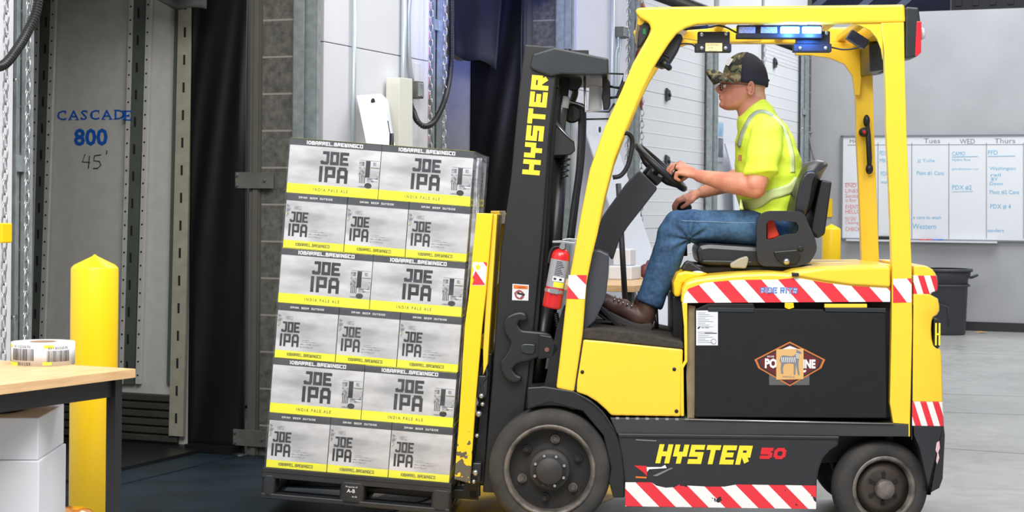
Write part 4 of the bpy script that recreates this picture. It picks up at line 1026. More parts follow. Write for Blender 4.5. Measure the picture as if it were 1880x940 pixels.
roundloft([(1725, 586), (1729, 592), (1731, 605), (1731, 622), (1729, 636), (1725, 641)], 1714.5, .14, .012, BLK, 'badge_recess', -.004, 1.05)
g = MB(); a = T(1716.5, 634, -.005)
for i_, q_ in enumerate(stroke_text('H', 0, 0, .022, .094, .0075, .005)[0]): g.add([(a.x+p_.x, -.0055-.0002*i_, a.z+p_.y) for p_ in q_], [[0, 1, 2, 3]])
g.build('badge_letter', YPR, fk, fixn=False)
g = MB(); g.add([(a_, -.0075, b_) for a_, b_ in TP([(1719, 812), (1724, 809), (1725, 822), (1722, 830), (1724, 840), (1720, 852), (1718, 846), (1720, 832), (1717, 826)], 0)], [list(range(9))]); g.build('torn_sticker', mat('pale_pink', (214, 176, 184), .6), fk)
g = MB(); q = T(1677, 560); g.box(q.x-.004, q.x, .0, .9, .42, q.z); g.build('seam', BLK, fk)

# chassis rail, side skirt, fender, cowl panel, floor
tp('chassis_rail', [(1120, 767), (1250, 768), (1640, 777), (1668, 779), (1668, 802), (1540, 801), (1133, 797)], .0, .98, DGR if False else mat('rail_dark', (52, 53, 55), .5, var=.1), .004)
g = MB(); g.tube([T(1256, 770, -.004), T(1640, 778, -.004)], .0035, 8); g.build('silver_trim', STL, fk)
g = MB(); q0, q1 = T(1122, 768), T(1250, 769)
for i in range(8): g.box(q0.x+.02+i*.042, q0.x+.034+i*.042, -.001, .06, q0.z-.004, q0.z+.005)
g.build('step_teeth', STL, fk)
sk = [(1134, 798), (1540, 802), (1540, 818), (1524, 828), (1511, 843), (1504, 862), (1500, 884), (1499, 935), (1148, 931), (1147, 885), (1142, 840)]
tp('side_skirt', sk, -.005, .05, CHAR, .010)
tp('skirt_lip', [(1134, 796), (1541, 801), (1541, 807), (1136, 803)], -.012, .03, CHAR, .004)
P = TP([(1148, 885), (1196, 885), (1205, 891), (1222, 895), (1238, 894), (1247, 889), (1262, 891), (1300, 893), (1330, 893), (1352, 889), (1498, 891), (1498, 934), (1148, 929)], 0)
g = MB(); g.add([(a, -.0065, b) for a, b in P], [list(range(len(P)))]); g.build('hazard_tape', ST_SKIRT, fk)
def fhys(g):
    q0 = T(1203, 850); q1 = T(1385, 818)
    w = (T(1384, 850).x-q0.x); h_ = q1.z-q0.z; gap = .006; gw = (w-.018-5*gap)/6
    for sw, dx in ((.0205, 0),):
        qs, _ = stroke_text('HYSTER', 0, 0, gw-.003, h_, sw, gap+.003, sh=.22)
        put_quads(g, qs, (q0.x+dx, -.0068, q0.z), X3, Z3, 0)
    q2 = T(1394, 842)
    for dx in (0,):
        qs, _ = stroke_text('50', 0, 0, .050, .048, .0145, .006, sh=.2); put_quads(g, qs, (q2.x+dx, -.0068, q2.z), X3, Z3, 1)
decal('lettering', [YPR, RPR], fhys)
def fwarn(g):
    dpoly(g, [(1164, 854), (1187, 855), (1188, 874), (1180, 866)], 0, -.0068); dpoly(g, [(1187, 857), (1214, 857), (1221, 853), (1224, 859), (1192, 861), (1188, 866)], 1, -.007)
    dpoly(g, [(1167, 874), (1187, 875), (1187, 878), (1167, 877)], 2, -.0068); dpoly(g, [(1198, 873), (1232, 858), (1236, 859), (1206, 874)], 3, -.0068)
    dpoly(g, [(1167, 806), (1205, 808), (1205, 810), (1168, 808)], 3, -.0068)
decal('torn_warning_label', [RPR, WHT, ORG, GREY], fwarn)
fen = [(968, 711), (1000, 709), (1054, 718), (1084, 734), (1108, 756), (1130, 790), (1142, 825), (1147, 868), (1147, 914), (1126, 914), (1118, 885), (1122, 860), (1108, 800), (1070, 755), (1010, 738), (968, 752)]
tp('front_fender', fen, .004, .17, BLK, .006)
g = MB(); g.tube(spline([T(1066, 727, .0), T(1090, 742, .0), T(1110, 762, 0), T(1128, 790, 0)], 6), .004, 6); g.build('fender_edge', DGR, fk)
P = TP(fen, 0); g = MB(); g.prism(P, .85, 1.02); g.build('front_fender', BLK, fk, bevel=.006)
tp('cowl_panel', [(1071, 623), (1110, 626), (1254, 641), (1250, 765), (1122, 763), (1112, 752), (1096, 738), (1078, 727), (1058, 720), (1059, 700)], .006, .05, YEL, .008)
tp('cowl_body', [(1071, 623), (1254, 641), (1250, 765), (1122, 763), (1096, 738), (1058, 720)], .06, .95, BLK, .004, yref=0)
for px, py in ((1069, 683), (1238, 678), (1242, 755)):
    q = T(px, py); g = MB(); g.lathe([(.008, 0), (.008, -.003), (.002, -.004)], (q.x, .006, q.z), 'y', 12); g.build('screw', BLK2, fk)
tp('floor_mat', [(1073, 603), (1110, 605), (1170, 611), (1254, 628), (1255, 641), (1110, 626), (1070, 622)], .004, .94, RUBM, .006, yref=0)
tp('door_sill', [(1051, 716), (1059, 718), (1071, 622), (1075, 605), (1071, 604), (1066, 630)], .01, .05, BLK, .002)
g = MB(); g.prism(TP([(980, 760), (1640, 775), (1640, 860), (1150, 870), (1000, 800)], 0), .2, .85); g.build('chassis', BLK, fk)
# underside axle blocks
q = T(1009, 861); g = MB(); g.cyl((q.x, .15, q.z), (q.x, .9, q.z), .06); g.box(q.x-.1, q.x+.25, .2, .85, q.z-.06, q.z+.2); g.build('drive_axle', BLK2, fk)
q = T(1626, 901); g = MB(); g.cyl((q.x, .15, q.z), (q.x, .9, q.z), .05); g.box(q.x-.06, q.x+.06, .2, .85, q.z-.04, q.z+.25); g.build('steer_axle', BLK2, fk)

# wheels
def wheel(name, px, py, rad, wid, rim_r, style, y0):
    q = T(px, py, 0); z = rad+.001
    root = bpy.data.objects.new(name, None); COL.objects.link(root); root.parent = fk; root.location = (q.x, y0, z)
    mir = 1
    g = MB(); R = rad
    g.lathe([(rim_r, .012), (rim_r+.01, .002), (R-.035, 0), (R-.018, .006), (R-.004, .022), (R, .045), (R, wid-.03), (R-.02, wid), (rim_r, wid), (rim_r-.012, wid*.5)], (0, 0, 0), 'y', 72, closed=True)
    g.build('tyre', RUB, root)
    if style == 'front':
        g = MB(); g.lathe([(rim_r+.006, .004), (rim_r+.001, -.004), (rim_r-.008, .002), (rim_r-.016, .012), (rim_r-.016, .10), (rim_r+.004, .10)], (0, 0, 0), 'y', 72, closed=True); g.build('rim_ring', RIMW, root)
        g = MB(); g.lathe([(rim_r-.014, .07), (.12, .075), (.085, .06), (.001, .06), (.001, .1), (rim_r-.014, .1)], (0, 0, 0), 'y', 60, closed=False); g.build('rim_disc', RIM, root)
        g = MB(); g.lathe([(.088, .06), (.088, .02), (.078, .012), (.072, .012), (.068, .0), (.058, -.006), (.057, -.020), (.054, -.024), (.002, -.025)], (0, 0, 0), 'y', 48); g.build('hub', MATS.get('hub_grey') or mat('hub_grey', (58, 56, 54), .6, col2=(44, 42, 41), vscale=20), root)
        for k in range(8):
            a = k*2*PI/8+.35; b = MB(); c = (.0665*math.cos(a), .0, .0665*math.sin(a)); b.cyl(c, (c[0], -.012, c[2]), .0075, .006, 8); b.build('hub_bolt', STL if k not in (5,) else DGR, root)
        for k in range(6):
            a = k*PI/3+.16+.2; c = (.128*math.cos(a), .075, .128*math.sin(a)); b = MB(); b.cyl(c, (c[0], .060, c[2]), .022, .02, 18); b.cyl((c[0], .06, c[2]), (c[0], .040, c[2]), .0125, .0125, 6); b.cyl((c[0], .04, c[2]), (c[0], .03, c[2]), .007, .006, 10); b.build('lug_nut', RIMW if k % 2 else RIM, root)
    else:
        g = MB(); g.lathe([(rim_r+.006, .004), (rim_r-.002, -.003), (rim_r-.010, .004), (rim_r-.016, .018), (rim_r-.016, .08), (rim_r+.004, .08)], (0, 0, 0), 'y', 64, closed=True); g.build('rim_ring', RIMW, root)
        g = MB(); g.lathe([(rim_r-.014, .028), (.075, .02), (.045, .018), (.002, .018), (.002, .06), (rim_r-.014, .06)], (0, 0, 0), 'y', 60); g.build('rim_disc', BRN, root)
        g = MB(); g.lathe([(.042, .02), (.042, -.012), (.036, -.020), (.002, -.022)], (0, 0, 0), 'y', 36); g.build('hub_cap', RIMW, root)
        for k in range(6):
            g = MB(); a = k*PI/3+.5; ca, sa = math.cos(a), math.sin(a); g.obox((.054*ca, .018, .054*sa), (.012*ca, 0, .012*sa), (0, .003, 0), (-.0065*sa, 0, .0065*ca)); g.cyl((.064*ca, .021, .064*sa), (.064*ca, .0145, .064*sa), .009, seg=12)
            g.build('vent_slot', SLOT, root)
    return root
wheel('front_wheel', 1009, 861, .262, .18, .190, 'front', -.004)
wheel('front_wheel', 1009, 861, .262, .18, .190, 'plain', .87)
rw = wheel('rear_wheel', 1626, 901, .203, .125, .134, 'rear', -.006); rw.rotation_euler = (0, 0, math.radians(12)); rw.location.y = .03
wheel('rear_wheel', 1626, 901, .203, .125, .122, 'plain', .86)

# seat
yS = .30
tp('seat_cushion', [(1278, 460), (1283, 449), (1300, 446), (1392, 452), (1450, 455), (1450, 490), (1390, 490), (1300, 488), (1282, 484)], .30, .78, SEATM, .03, rnd=.03, yref=.32)
tp('seat_base', [(1272, 484), (1300, 488), (1500, 486), (1496, 500), (1440, 503), (1290, 501), (1276, 496)], .32, .76, BLK2, .008, yref=.32)
tp('seat_slide', [(1290, 478), (1380, 480), (1380, 484), (1290, 482)], .27, .30, DGR, .003, yref=.27)
tp('adjuster_lever', [(1340, 484), (1358, 474), (1372, 470), (1375, 476), (1370, 493), (1342, 492)], .25, .29, mat('beige_plastic', (158, 152, 136), .5), .006, yref=.25, rnd=.01)
# back: curved loft
bl = [(1443, 392), (1447, 370), (1453, 352), (1462, 330), (1470, 312), (1480, 302)]
brr = [(1478, 398), (1490, 380), (1497, 358), (1503, 335), (1510, 318), (1518, 306)]
rings = []
for k in range(25):
    yy = .28+.50*k/24; w = abs(k/24-.5)*2; e = (1-max(0, w-.55)**2*2.2)
    a = TP(bl, .5); b = TP(brr, .5); top = TP([(1483, 298), (1500, 294), (1513, 297), (1519, 303)], .5)
    poly = a+top+b[::-1]; cx_ = sum(p_[0] for p_ in poly)/len(poly); cz = sum(p_[1] for p_ in poly)/len(poly)
    sx = .055*(w**2); rings.append([(cx_+(x-cx_)*e-sx*.6, yy, cz+(z-cz)*(e if z > cz else 1)) for x, z in rounded(poly, .012, 2)])
def shrunk(R, k, dy):
    c = sum((Vector(p_) for p_ in R), Vector())/len(R); return [c+(Vector(p_)-c)*k+Vector((0, dy, 0)) for p_ in R]
rings = [shrunk(rings[0], .72, -.022), shrunk(rings[0], .88, -.016), shrunk(rings[0], .96, -.008)]+rings+[shrunk(rings[-1], .96, .008), shrunk(rings[-1], .88, .016), shrunk(rings[-1], .72, .022)]
g = MB(); g.loft(rings, 0); o = g.build('seat_back', SEATM, fk)
tp('seat_shell', [(1505, 330), (1524, 334), (1511, 430), (1498, 438), (1486, 425), (1494, 380)], .33, .74, BLK, .01, rnd=.01, yref=.4)
arm_o = [(1389, 461), (1389, 417), (1391, 403), (1398, 392), (1411, 387), (1440, 387), (1469, 388), (1477, 394), (1483, 408), (1497, 439), (1500, 455), (1497, 466), (1486, 483), (1461, 490), (1400, 489), (1391, 480)]
arm_h = [(1407, 439), (1414, 440), (1422, 438), (1432, 433), (1445, 430), (1461, 429), (1465, 424), (1466, 415), (1461, 408), (1440, 406), (1412, 405), (1407, 411)]
def holed(name, po, ph, y0, y1, m_, bev=.006):
    me = bpy.data.meshes.new(name); bm = bmesh.new()
    def ring(P, y): return [bm.verts.new((a, y, b)) for a, b in P]
    A0, A1, H0, H1 = ring(po, y0), ring(po, y1), ring(ph, y0), ring(ph, y1)
    for A, H_ in ((A0, H0), (A1, H1)):
        es = [bm.edges.new((A[i], A[(i+1) % len(A)])) for i in range(len(A))]+[bm.edges.new((H_[i], H_[(i+1) % len(H_)])) for i in range(len(H_))]
        bmesh.ops.triangle_fill(bm, use_beauty=True, use_dissolve=False, edges=es)
    for R0, R1 in ((A0, A1), (H0, H1)):
        for i in range(len(R0)):
            j = (i+1) % len(R0); bm.faces.new((R0[i], R0[j], R1[j], R1[i]))
    bmesh.ops.recalc_face_normals(bm, faces=bm.faces); bm.to_mesh(me); bm.free(); me.materials.append(m_)
    o = bpy.data.objects.new(name, me); COL.objects.link(o); o.parent = fk
    b = o.modifiers.new('bevel', 'BEVEL'); b.width = bev; b.segments = 3; b.limit_method = 'ANGLE'; b.angle_limit = math.radians(40); return o
holed('hip_restraint', rounded(TP(arm_o, .24), .012, 2), TP(arm_h, .24), .235, .29, CHAR, .010)
holed('hip_restraint', rounded(TP(arm_o, .24), .012, 2), TP(arm_h, .24), .79, .845, CHAR, .010)
tp('recliner_cover', [(1420, 462), (1463, 458), (1470, 470), (1462, 484), (1440, 486), (1426, 476)], .222, .237, BLK2, .004, yref=.23)
g = MB(); q = T(1444, 480, .22); g.lathe([(.014, 0), (.014, -.008), (.006, -.014), (.001, -.014)], (q.x, .222, q.z), 'y', 20); g.build('recliner_bolt', STL, fk)
g = MB(); q = T(1470, 456, .23); g.lathe([(.012, .006), (.012, -.004), (.007, -.006), (.001, -.004)], (q.x, .234, q.z), 'y', 20); g.build('pivot_cap', BLK, fk)
tp('seat_belt', [(1408, 404), (1420, 404), (1431, 432), (1424, 436), (1409, 440)], .295, .32, mat('orange_red_belt', (232, 62, 36), .6), .004, yref=.295)
tp('side_grip', [(1250, 494), (1258, 482), (1264, 478), (1270, 482), (1290, 494), (1287, 500), (1256, 498)], .2, .28, BLK, .008, yref=.2)
g = MB(); g.ball(T(1281, 501, .19), (.028, .02, .009), 14, 8); g.tube([T(1268, 503, .2), T(1296, 504, .2)], .004, 6); g.build('latch_tab', LBL, fk)
tp('deck_nose', [(1236, 520), (1243, 502), (1258, 498), (1302, 503), (1262, 515), (1252, 522), (1250, 545), (1238, 545)], .15, .9, YELW, .01, yref=.15)
tp('deck_front', [(1236, 545), (1256, 545), (1256, 640), (1236, 636)], .2, .9, BLK2, .006, yref=.15)
g = MB(); g.tube([T(1204, 565, .6), T(1206, 612, .6)], .01, 8); g.build('brake_lever', STL, fk)

# steering column, cowl, wheel
yC = .40
tp('column_cover', [(1090, 458), (1096, 430), (1105, 399), (1120, 377), (1150, 336), (1171, 315), (1176, 314), (1205, 342), (1206, 348), (1152, 417), (1137, 440), (1126, 475), (1122, 476), (1116, 466)], .38, .66, CHAR, .03, yref=.4, rnd=.012)
tp('dash_body', [(1086, 462), (1100, 459), (1118, 468), (1117, 505), (1112, 548), (1092, 590), (1074, 606), (1066, 606), (1076, 520)], .06, .90, mat('dash_grey', (60, 63, 70), .35), .02, yref=.06, rnd=.01)
tp('column_collar', [(1184, 323), (1195, 308), (1218, 326), (1206, 342)], .44, .60, BLK2, .01, yref=.5)
hc = T(1213, 307, .52); a_ = T(1168, 266, .52); b_ = T(1258, 348, .52); ax = (b_-a_).normalized(); Rw = (b_-a_).length/2-.008; nn = Vector((ax.z, 0, -ax.x)); nn = nn if nn.z > 0 else -nn
sw_ = empty('steering_wheel', Matrix.Identity(4)); sw_.parent = fk
# slight lean of the rim plane towards the viewer
vy = (Vector((0, 1, 0))+nn*.10).normalized(); 
ring = [hc+ax*Rw*math.cos(t*PI/32)+vy*Rw*math.sin(t*PI/32) for t in range(64)]
g = MB(); g.tube(ring, .0155, 12, closed=True); g.build('rim', BLK, sw_)
g = MB()
for an in (0.2, PI-.2, PI*1.5):
    g.tube([hc-nn*.03, hc-nn*.03+(ax*math.cos(an)+vy*math.sin(an))*Rw*.5, hc+(ax*math.cos(an)+vy*math.sin(an))*Rw], [.022, .014, .011], 8)
g.build('spokes', BLK, sw_)
g = MB(); g.tube([hc-nn*.075, hc-nn*.01, hc+nn*.0], [.045, .05, .035], 20); g.build('horn_pad', BLK, sw_)
kp = hc+ax*Rw*.55-vy*Rw*.65
g = MB(); g.tube([kp, kp+nn*.03, kp+nn*.045, kp+nn*.06], [.012, .022, .026, .014], 16); g.build('spinner_knob', BLK, sw_)
# lever under the right hand
kn = T(1256, 381, .68); g = MB(); g.tube([T(1258, 470, .68), T(1257, 400, .68), kn], [.010, .009, .012], 8); lv = g.build('hydraulic_lever', BLK, fk)
g = MB(); g.ball(kn, (.036, .03, .026), 18, 12); g.build('lever_knob', BLK2, lv)
g = MB(); g.tube(spline([T(1125, 326, .1), T(1140, 322, .1), T(1152, 305, .1), T(1159, 280, .1), T(1161, 258, .1), T(1155, 246, .08), T(1144, 244, .05)], 6), .010, 10); g.build('grab_handle', BLK, fk)
# pedals
tp('accelerator_pedal', [(1090, 556), (1096, 552), (1152, 606), (1140, 609)], .3, .48, BLK2, .003, yref=.35)

# ------------------------------------------------------------ mast and carriage
MS = BLK
face = [(963, 82), (975, 82), (1013, 100), (1020, 140), (1007, 252), (996, 417), (987, 540), (978, 613), (966, 740), (962, 906), (886, 904), (904, 690), (919, 460), (938, 328), (952, 176)]
tp('mast_channel', [(963, 82), (1013, 86), (1021, 140), (1008, 252), (997, 417), (986, 540), (976, 640), (960, 780), (955, 906), (886, 904), (904, 690), (919, 460), (938, 328), (952, 176)], .14, .20, MS, .006, yref=.14)
P = TP([(963, 82), (1013, 86), (1021, 140), (1008, 252), (997, 417), (986, 540), (976, 640), (960, 780), (955, 906), (886, 904), (904, 690), (919, 460), (938, 328), (952, 176)], .14)
g = MB(); g.prism(P, .86, .92); g.build('mast_channel', MS, fk, bevel=.006)
tp('mast_flange', [(1012, 120), (1022, 138), (1010, 260), (1001, 440), (990, 580), (975, 730), (962, 770), (968, 640), (990, 417), (1003, 252)], .16, .26, BLK2, .004, yref=.16)
tp('inner_mast_channel', [(1000, 160), (1026, 160), (1012, 330), (1000, 600), (985, 740), (960, 740), (985, 420)], .24, .30, BLK2, .005, yref=.2)
tp('inner_mast_channel', [(1000, 160), (1026, 160), (1012, 330), (1000, 600), (985, 740), (960, 740), (985, 420)], .76, .82, BLK2, .005, yref=.2)
cross = [(973, 122), (978, 99), (1018, 87), (1117, 107), (1118, 136), (1102, 138), (1030, 136), (1012, 140), (978, 128)]
g = MB(); px = TP(cross, .12); g.prism(px, .12, .94); g.build('mast_crosshead', DGR, fk, bevel=.008)
g = MB(); q = T(1066, 96, .3); g.box(q.x-.045, q.x+.035, .3, .38, q.z-.012, q.z+.01); q = T(1042, 93, .3); g.cyl((q.x, .3, q.z-.01), (q.x, .3, q.z+.008), .016, seg=14); g.build('crosshead_cap', BLK, fk, bevel=.002)
# lift cylinders, hoses, chains
def cylr(name, a, b, r, y, m_, r1=None): g = MB(); g.cyl(T(*a, y), T(*b, y), r, r1, 20); return g.build(name, m_, fk)
cylr('lift_ram', (1037, 137), (1024, 290), .024, .34, mat('ram_grey', (82, 86, 88), .25, metal=.6))
g = MB(); a, b = T(1036.5, 177, .34), T(1033.5, 198, .34); g.cyl(a, b, .0245, seg=20); g.build('ram_label', LBL, fk)
cylr('cylinder_barrel', (1030, 275), (1004, 640), .034, .36, BLK2)
cylr('ram_collar', (1029, 272), (1028, 284), .04, .36, BLK)
cylr('lift_ram', (1037, 137), (1024, 290), .024, .72, MATS['ram_grey']); cylr('cylinder_barrel', (1030, 275), (1004, 640), .034, .70, BLK2)
HOSE = mat('hydraulic_hose', (44, 46, 48), .5, bump=.4, bscale=160, bdist=.002)
def hose(pts, r, m_=HOSE, nm='hose'):
    g = MB(); g.tube(spline([T(*p_) for p_ in pts], 8), r, 10); return g.build(nm, m_, fk)
hose([(1052, 214, .5), (1062, 196, .5), (1070, 198, .5), (1072, 230, .5), (1068, 300, .5), (1060, 360, .5), (1050, 440, .5)], .012)
hose([(1056, 214, .46), (1064, 204, .46), (1066, 240, .46), (1062, 310, .46), (1054, 370, .46), (1045, 440, .46)], .012)
hose([(1050, 150, .5), (1056, 170, .5), (1048, 196, .5), (1050, 220, .5)], .015, BLK2)
hose([(1034, 180, .45), (1050, 188, .45), (1064, 192, .45), (1076, 198, .45)], .008, STL, 'steel_pipe')
hose([(1040, 136, .55), (1050, 148, .55), (1058, 152, .55), (1066, 146, .55)], .012, DGR)
cylr('chain_sheave', (1049, 205, )[:2], (1050, 205), .035, .4, BLK2)
g = MB(); q = T(1052, 150, .4); g.lathe([(.034, 0), (.04, .004), (.034, .01), (.034, .02), (.04, .026), (.01, .03)], (q.x, .4, q.z), 'y', 28); g.build('chain_sheave', BLK2, fk)
g = MB(); q = T(1050, 208, .4); g.lathe([(.034, 0), (.042, .004), (.036, .01), (.036, .02), (.042, .026), (.01, .03)], (q.x, .42, q.z), 'y', 28); g.build('chain_sheave', BLK2, fk)
tp('hose_bracket', [(1012, 226), (1024, 224), (1054, 260), (1056, 276), (1048, 284), (1010, 286), (1008, 250)], .25, .28, BLK, .004, yref=.25)
g = MB(); g.tube([T(1018, 224, .245), T(1036, 244, .245), T(1054, 260, .245)], .0035, 6); g.build('bracket_edge', STL, fk)
for i in range(5):
    g = MB(); g.cyl(T(1040-i*1.2, 282+i*10, .30), T(1041-i*1.2, 286+i*10, .30), .02, seg=12); g.build('hose_clamp', BLK2, fk)
# wire guard and camera on the crosshead
g = MB()
for y_ in (.30, .40):
    g.tube([T(1073, 133, y_), T(1145, 136, y_), T(1142, 150, y_)], .004, 6); g.tube([T(1073, 133, y_), T(1074, 204, y_), T(1118, 205, y_), T(1128, 190, y_)], .005, 6); g.tube([T(1076, 219, y_), T(1118, 218, y_)], .004, 6)
g.build('wire_guard', BLK2, fk)
g = MB(); a = T(1073, 133, .295); g.tube([T(1074, 136, .29), T(1074.5, 205, .29), T(1118, 203, .29)], .0045, 6); g.tube([T(1073, 137, .29), T(1104, 139, .29)], .004, 6); g.build('bright_wire', STL, fk)
tp('display_back', [(1082, 156), (1105, 158), (1105, 200), (1080, 204)], .36, .38, LBL, .002, yref=.36)
tp('load_camera', [(1106, 142), (1112, 140), (1120, 150), (1121, 190), (1117, 202), (1108, 202), (1105, 180)], .32, .38, BLK, .006, yref=.32)
tp('load_camera', [(1141, 148), (1148, 150), (1138, 180), (1130, 178)], .30, .36, BLK, .004, yref=.3)
g = MB(); g.tube([T(1116, 158, .34), T(1140, 162, .33)], .006, 6); g.tube([T(1116, 180, .34), T(1134, 178, .33)], .006, 6); g.build('camera_arm', BLK, fk)
# lettering up the mast
def fm(g):
    o0 = T(990.5, 322, .14); e = T(1009, 139, .14); u_ = (e-o0); L = u_.length; u_.normalize(); v_ = Vector((-u_.z, 0, u_.x))
    gap = .008; gw = (L-5*gap)/6
    for d_ in (0,):
        qs, _ = stroke_text('HYSTER', 0, 0, gw, .076, .0205, gap, sh=-.02)
        put_quads(g, qs, o0+v_*d_*0+Vector((0, -.0015, 0)), u_, v_, 0)
decal('mast_lettering', [YPR], fm)
def fs(g):
    P = [(941, 521), (971, 523), (970, 552), (940, 551)]
    def dp(pts, mi, y): Q_ = TP(pts, .14); g.add([(a, y, b) for a, b in Q_], [list(range(len(Q_)))], mi)
    dp(P, 0, .1385); dp([(943, 523), (969, 525), (969, 531), (943, 530)], 1, .138)
    dp([(944, 538), (948, 534), (953, 532), (958, 534), (962, 538), (962, 546), (958, 550), (950, 549), (946, 545)], 3, .138); dp([(948, 538), (956, 536), (960, 541), (954, 547), (949, 544)], 0, .1375); dp([(950, 536), (964, 540), (963, 543), (949, 540)], 2, .137)
    q = T(951, 529.5, .14); put_text(g, 'WARNING', (q.x, .1375, q.z), X3, Z3, .034, .008, 2)
decal('warning_sticker', [LBL, ORG, KPR, mat('sticker_maroon', (150, 70, 76), .5)], fs, 'white and orange warning sticker')
# clamp hook casting on the mast side
hook = [(942, 575), (956, 572), (966, 576), (969, 586), (962, 590), (954, 588), (950, 596), (958, 606), (1000, 610), (1012, 616), (1018, 640), (1000, 652), (975, 662), (950, 668), (940, 678), (948, 688), (958, 692), (957, 700), (944, 704), (930, 698), (919, 680), (918, 664), (930, 650), (938, 630), (926, 610), (924, 594), (930, 581)]
tp('latch_hook', hook, .10, .15, BLK, .010, yref=.1, rnd=.01)
tp('hook_pad', [(956, 634), (962, 631), (982, 632), (984, 640), (980, 650), (962, 649), (956, 644)], .092, .11, DGR, .004, yref=.1, rnd=.008)
tp('tilt_bracket', [(990, 614), (1012, 618), (1026, 640), (1018, 655), (988, 660)], .06, .10, BLK2, .004, yref=.06)
g = MB(); g.cyl(T(1004, 642, .055), T(1004, 642, .07), .01, seg=10); g.build('bracket_bolt', mat('rusty_bolt', (110, 70, 56), .7), fk)
tp('frame_tower', [(1022, 600), (1036, 560), (1046, 560), (1030, 716), (998, 712)], .06, .12, BLK2, .006, yref=.06)
cylr('tilt_cylinder', (1005, 560), (985, 700), .03, .2, BLK2)
g = MB(); hp = [T(1020, 575, .2), T(1024, 600, .2), T(1022, 640, .2), T(1014, 700, .2)]; Q_ = spline(hp, 30); g.tube(Q_, [.014 if i % 4 < 2 else .011 for i in range(len(Q_))], 10); g.build('ribbed_hose', BLK2, fk)
# carriage / load backrest
yk = .08
nearp = [(875, 391), (905, 392), (899, 460), (893, 530), (885, 600), (874, 727), (863, 888), (834, 880), (842, 781), (847, 700), (853, 600), (861, 540), (868, 460)]
POSTY, nt, p = nodes_mat('scraped_yellow_post', .4)
s_ = sep(nt); nzp = noise_n(nt, 26, 6); low = mnode(nt, 'MULTIPLY', mnode(nt, 'MAXIMUM', mnode(nt, 'SUBTRACT', .52, s_[2]), 0.0), 1.0)
nt.links.new(mixc(nt, mnode(nt, 'GREATER_THAN', mnode(nt, 'ADD', nzp, low), .735), lin((252, 206, 30)), lin((96, 90, 80))), p.inputs['Base Color'])
g = MB(); Pn = TP(nearp, yk); g.prism(Pn, yk, yk+.03); g.build('backrest_post', POSTY, fk, bevel=.004)
webp = [(905, 393), (912, 394), (894, 670), (886, 690), (886, 640), (893, 530)]
g = MB(); g.prism(TP(webp, yk), yk+.03, yk+.36); g.build('backrest_web', YEL, fk, bevel=.003)
farp = [(880, 391), (911, 392), (905, 460), (899, 530), (890, 680), (862, 680), (868, 540)]
g = MB(); g.prism(TP(farp, yk), .86, .90); g.build('backrest_post', YEL, fk, bevel=.004)
for py in (400, 520, 640): q = T(895-(py-400)*.08, py, yk); g = MB(); g.box(q.x-.012, q.x+.03, yk+.36, .86, q.z-.03, q.z+.03); g.build('backrest_rail', YEL, fk, bevel=.003)
tp('carriage_plate', [(892, 650), (903, 650), (888, 890), (866, 890)], .18, .86, BLK2, .004, yref=.16)
tp('carriage_rail', [(878, 690), (896, 690), (893, 730), (874, 730)], .12, .9, DGR, .004, yref=.12)
tp('carriage_rail', [(868, 850), (884, 850), (882, 886), (864, 886)], .12, .9, DGR, .004, yref=.12)
g = MB()
for px_, py_, r_ in ((884, 727, .012), (886, 742, .010), (879, 760, .014), (876, 800, .010), (873, 868, .014), (870, 884, .010)): q = T(px_, py_, .10); g.lathe([(r_, 0), (r_, -.02), (r_*.6, -.026), (.001, -.026)], (q.x, .115, q.z), 'y', 12)
g.build('carriage_bolts', STL, fk)
hose([(888, 668, .14), (880, 690, .14), (886, 705, .14), (878, 722, .14), (884, 745, .14)], .008, BLK2)
hose([(892, 672, .12), (894, 690, .12), (884, 706, .12), (890, 730, .12)], .006, GALVD if False else DGR)
def fb(g):
    def dp(pts, mi, y): Q_ = TP(pts, yk); g.add([(a, y, b) for a, b in Q_], [list(range(len(Q_)))], mi)
    dp([(869, 481), (894, 482), (891, 524), (868, 524), (871, 510), (867, 505), (870, 495), (867, 489)], 0, yk-.0012)
    dp([(873, 497), (891, 523), (867, 523), (870, 514), (868, 509)], 1, yk-.0018); dp([(887, 481), (894, 482), (893.5, 490)], 1, yk-.0018); dp([(873, 488), (878, 485), (883, 491), (879, 496), (874, 494)], 2, yk-.0018)
decal('hazard_tape', [WHT, REDF, YPR], fb)
# forks
for yf in (.26, .66):
    a = T(862, 905, .3); bl_ = T(520, 890, .3)
    g = MB(); g.prism([(a.x+.04, a.z+.02), (a.x+.04, a.z-.02), (bl_.x+.25, bl_.z-.012), (bl_.x, bl_.z-.004), (bl_.x, bl_.z+.004)], yf, yf+.11)
    g.box(a.x+.0, a.x+.04, yf, yf+.11, a.z-.02, a.z+.35); g.build('fork_tine', BLK2, fk, bevel=.004)

